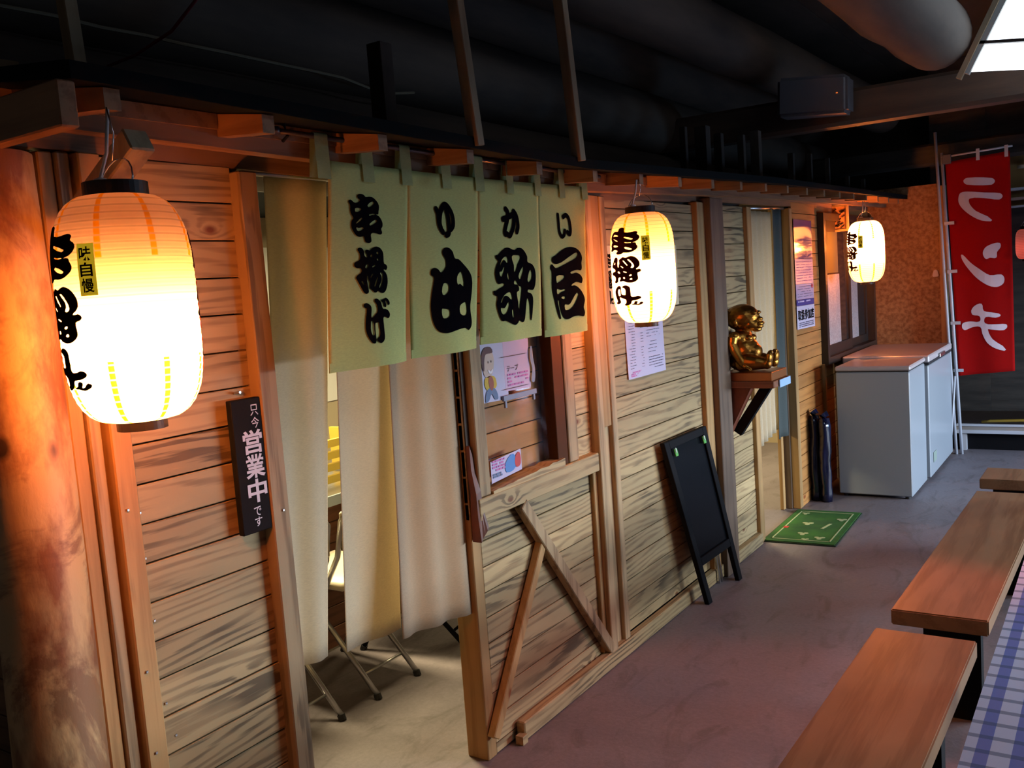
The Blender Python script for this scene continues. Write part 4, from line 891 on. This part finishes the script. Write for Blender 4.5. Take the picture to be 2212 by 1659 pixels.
rl=empty('low_rail',(1.5,8.08,.2),'low pair of white horizontal rails across the dark far end, right of the banner foot','rail')
obj('bar',bx(.62,5.0,8.03,8.06,.196,.214,bev=.002),M_pole,rl); obj('bar',bx(.62,5.0,8.03,8.06,.138,.166,bev=.002),M_pole,rl)
obj('infill',bx(.62,5.0,8.04,8.055,.166,.196),mat('rail_tan',(.30,.27,.25),.5),rl); obj('bracket',bx(1.8,1.83,8.04,8.10,0,.2),M_pole,rl); obj('bracket',bx(.66,.69,8.05,8.10,0,.2),M_pole,rl)
yt=obj('yellow_hose',tube(B(),[(.80,8.07,.226),(.86,8.06,.236),(1.1,8.055,.246),(1.6,8.055,.24)],.011,8),mat('hose_yellow',(.28,.19,.02),.5),smooth=True); tag(yt,'dull yellow hose lying along the low rails at the far end','hose')
sv=empty('shelf_unit',(1.2,8.35,2.1),'pale stacked boards and shelf strips seen right of the banner top','shelf')
obj('shelf_board',bx(.99,1.9,8.3,8.42,2.02,2.04),M_pole,sv); obj('shelf_board',bx(.99,1.9,8.3,8.42,1.945,1.965),mat('shelf_tan',(.45,.30,.25),.5),sv); obj('shelf_board',bx(.99,1.9,8.3,8.42,1.89,1.902),M_pole,sv)
obj('back_board',bx(.99,1.9,8.43,8.46,1.9,2.35),mat('yellow_board',(.40,.28,.10),.6),sv); obj('disc',lathe(B(),[(0,0),(.05,0),(.05,.02),(0,.02)],(1.10,8.36,2.19),20),M_cream,sv)
# ---------------------------------------------------------------- benches and table
def bench(x0,x1,y0,y1,sk,label,extra=None):
    b=empty('bench',((x0+x1)/2,(y0+y1)/2,0),label,'bench','timber benches beside the table')
    bm=B(); hexa(bm,[(x0,y0,.368),(x1,y0,.368),(x1+sk,y1,.368),(x0+sk,y1,.368),(x0,y0,.42),(x1,y0,.42),(x1+sk,y1,.42),(x0+sk,y1,.42)]); bmesh.ops.bevel(bm,geom=bm.edges[:],offset=.004,segments=2,affect='EDGES')
    obj('seat',bm,M_bench,b)
    for yy in (y0+.12*(y1-y0),y1-.12*(y1-y0)):
        s=sk*(yy-y0)/(y1-y0)
        obj('leg',bx(x0+.06+s,x1-.05+s,yy-.03,yy+.03,0,.368),M_blackm,b)
    s=sk/2; obj('stretcher',bx((x0+x1)/2-.02+s,(x0+x1)/2+.02+s,y0+.1*(y1-y0),y1-.1*(y1-y0),.16,.22),M_blackm,b)
    return b
bench(1.07,1.355,.6,2.907,.034,'nearest reddish timber bench, running out of the bottom of the picture')
bench(1.114,1.400,3.085,4.845,.040,'second timber bench, the middle one beyond the nearest')
bench(1.135,1.75,5.11,5.40,.004,'farthest timber bench turned crosswise, only its left end in view')
tb=empty('table',(1.95,2.6,0),'long table under the blue and white checked cloth, mostly outside the frame','table')
obj('tabletop',bx(1.535,2.30,.55,4.9,.655,.690,bev=.003),M_bench,tb)
for x in (1.64,2.22):
    for y in (.75,2.7,4.7): obj('leg',bx(x-.03,x+.03,y-.03,y+.03,0,.655),M_blackm,tb)
def gingham():
    m=mat('gingham',(.8,.8,.85),.75,spec=.3); t=NT(m); p=t.coords(False); sep=t.new('ShaderNodeSeparateXYZ'); t.l(p,sep.inputs[0])
    def st(o,w): return t.math('LESS_THAN',t.math('FRACT',t.math('DIVIDE',o,w)),.40 if w==.055 else .25)
    a=st(t.math('ADD',sep.outputs[0],10.005),.055); b=st(t.math('ADD',t.math('ADD',sep.outputs[1],10.0),t.math('MULTIPLY',sep.outputs[2],1.0)),.0551)
    c=t.mix(a,(.62,.70,.92),(.17,.23,.62)); c=t.mix(t.math('MULTIPLY',b,.62),c,(.05,.10,.22)); 
    t.l(c,t.b.inputs['Base Color']); return m
bm=B()
def cl(u,v):
    y=.5+4.45*v; s=u*(.16+.80)
    if s<.16: return Vector((1.520+.004*math.sin(y*9),y,.535+s+.002*math.sin(y*5)))
    return Vector((1.520+(s-.16),y,.697+.0015*math.sin(y*7+s*5)))
tc_=obj('tablecloth',grid(B(),48,90,cl),gingham(),smooth=False); tag(tc_,'blue and white checked cloth draped on the long table at right','tablecloth'); thick(tc_,.001)
# ---------------------------------------------------------------- inside the shop
def chair(x,y,rz,label,dark=False):
    """folding pipe chair, front toward -X"""
    c=empty('folding_chair',(x,y,0),label,'chair','folding chairs inside the shop')
    R=Matrix.Rotation(rz,3,'Z'); L=lambda a,b,z:Vector((x,y,0))+R@Vector((a,b,z))
    ms=M_steel if not dark else M_blackm; mc=M_cream if not dark else M_blackm
    fr=[L(-.38,-.19,.012),L(-.30,-.19,.16),L(-.06,-.19,.45),L(.02,-.19,.58),L(.05,-.185,.72),L(.055,-.15,.765),L(.055,.15,.765),L(.05,.185,.72),L(.02,.19,.58),L(-.06,.19,.45),L(-.30,.19,.16),L(-.38,.19,.012)]
    obj('frame',tube(B(),fr,.0115,10),ms,c,smooth=True)
    for s in (-1,1):
        obj('leg',tube(B(),[L(-.30,s*.12,.435),L(.10,s*.12,.012)],.011,10),ms,c,smooth=True)
        obj('foot_cap',tube(B(),[L(.092,s*.12,.02),L(.10,s*.12,.0)],.015,10),M_dark,c); obj('foot_cap',tube(B(),[L(-.375,s*.19,.02),L(-.385,s*.19,.0)],.015,10),M_dark,c)
    obj('cross_bar',tube(B(),[L(.03,-.12,.086),L(.03,.12,.086)],.006,8),ms,c,smooth=True)
    bm=B(); box(bm,-.37,.02,-.18,.18,.435,.470,bev=.012); bmesh.ops.transform(bm,matrix=Matrix.Translation((x,y,0))@R.to_4x4(),verts=bm.verts[:]); obj('seat',bm,mc,c,smooth=True)
    bm=B(); box(bm,.035,.055,-.185,.185,.60,.755,bev=.008); bmesh.ops.transform(bm,matrix=Matrix.Translation((x,y,0))@R.to_4x4(),verts=bm.verts[:]); obj('backrest',bm,mc,c,smooth=True)
    return c
chair(-.775,2.225,0,'cream folding chair nearest the doorway, seen through the gap in the curtains')
chair(-.770,2.66,0,'second cream folding chair, its steel legs showing under the middle curtain')
chair(-.74,3.16,.2,'dark folding chair, one black leg showing under the right curtain',True)
ct=empty('counter',(-1.35,3,0),'reddish board counter inside the shop behind the chairs','counter')
M_counter=wood('counter_wood',(.24,.10,.055),(.10,.04,.025),axis=1,burn=.3,rings=18)
for j in range(7): obj('panel',bx(-1.225,-1.20,1.12,7.9,.01+j*.094,.10+j*.094,bev=.002),M_counter,ct)
obj('worktop',bx(-1.75,-1.14,1.10,7.95,.672,.70,bev=.003),M_steel,ct); obj('edge_strip',bx(-1.145,-1.135,1.10,7.95,.66,.705),M_white,ct)
cr=empty('yellow_crate',(-1.4,2.9,.70),'yellow slatted crate on the counter seen between the curtains','crate')
for k in range(4): obj('slat',bx(-1.32,-1.30,2.75,3.35,.715+k*.055,.75+k*.055),mat('crate_yellow',(.60,.42,.06),.5),cr)
obj('side',bx(-1.60,-1.32,2.75,2.77,.707,.92),mat('crate_yellow_b',(.60,.42,.06),.5),cr); obj('side',bx(-1.60,-1.32,3.33,3.35,.707,.92),mat('crate_yellow_c',(.60,.42,.06),.5),cr)
pt=empty('steel_pot',(-1.24,3.55,.70),'small steel bowl on the counter between the curtains','bowl')
obj('bowl',lathe(B(),[(.0,.0),(.04,.0),(.06,.05),(.064,.05),(.058,.02),(.0,.01)],(-1.24,3.55,.702),24),M_steel,pt,smooth=True)
wb=empty('white_notice',(-2.59,4.4,1.3),'white notice on the back wall glimpsed between the curtains','notice')
obj('sheet',bx(-2.598,-2.59,3.2,5.2,.9,1.9),mat('notice_white',(.85,.85,.82),.5),wb)
obj('dark_mark',bx(-2.588,-2.585,4.62,4.70,1.1,1.2),M_ink,wb)
gp=empty('dark_bundle',(-.32,.86,0),'dark bundle standing on the ground behind the left side of the log','bag')
bm=tube(B(),[(-.30,.80,0),(-.31,.80,.25),(-.30,.81,.5),(-.27,.82,.75),(-.25,.82,.82)],[.10,.115,.10,.075,.03],20,wob=.5); obj('body',bm,noisy('dark_canvas',(.05,.045,.04),(.02,.018,.02),8,.8,.4),gp,smooth=True)

for i,(y,z,x) in enumerate([(1.118,1.15,.031),(1.118,.80,.031),(1.165,1.13,.0),(1.165,1.03,.0),(1.17,.89,.0),(1.175,.70,.0),(1.53,1.05,.035),(1.118,.62,.031),(1.19,.62,.0)]):
    obj('screw',bx(x,x+.0022,y-.003,y+.003,z-.003,z+.003,bev=.0008),M_wire,wall)
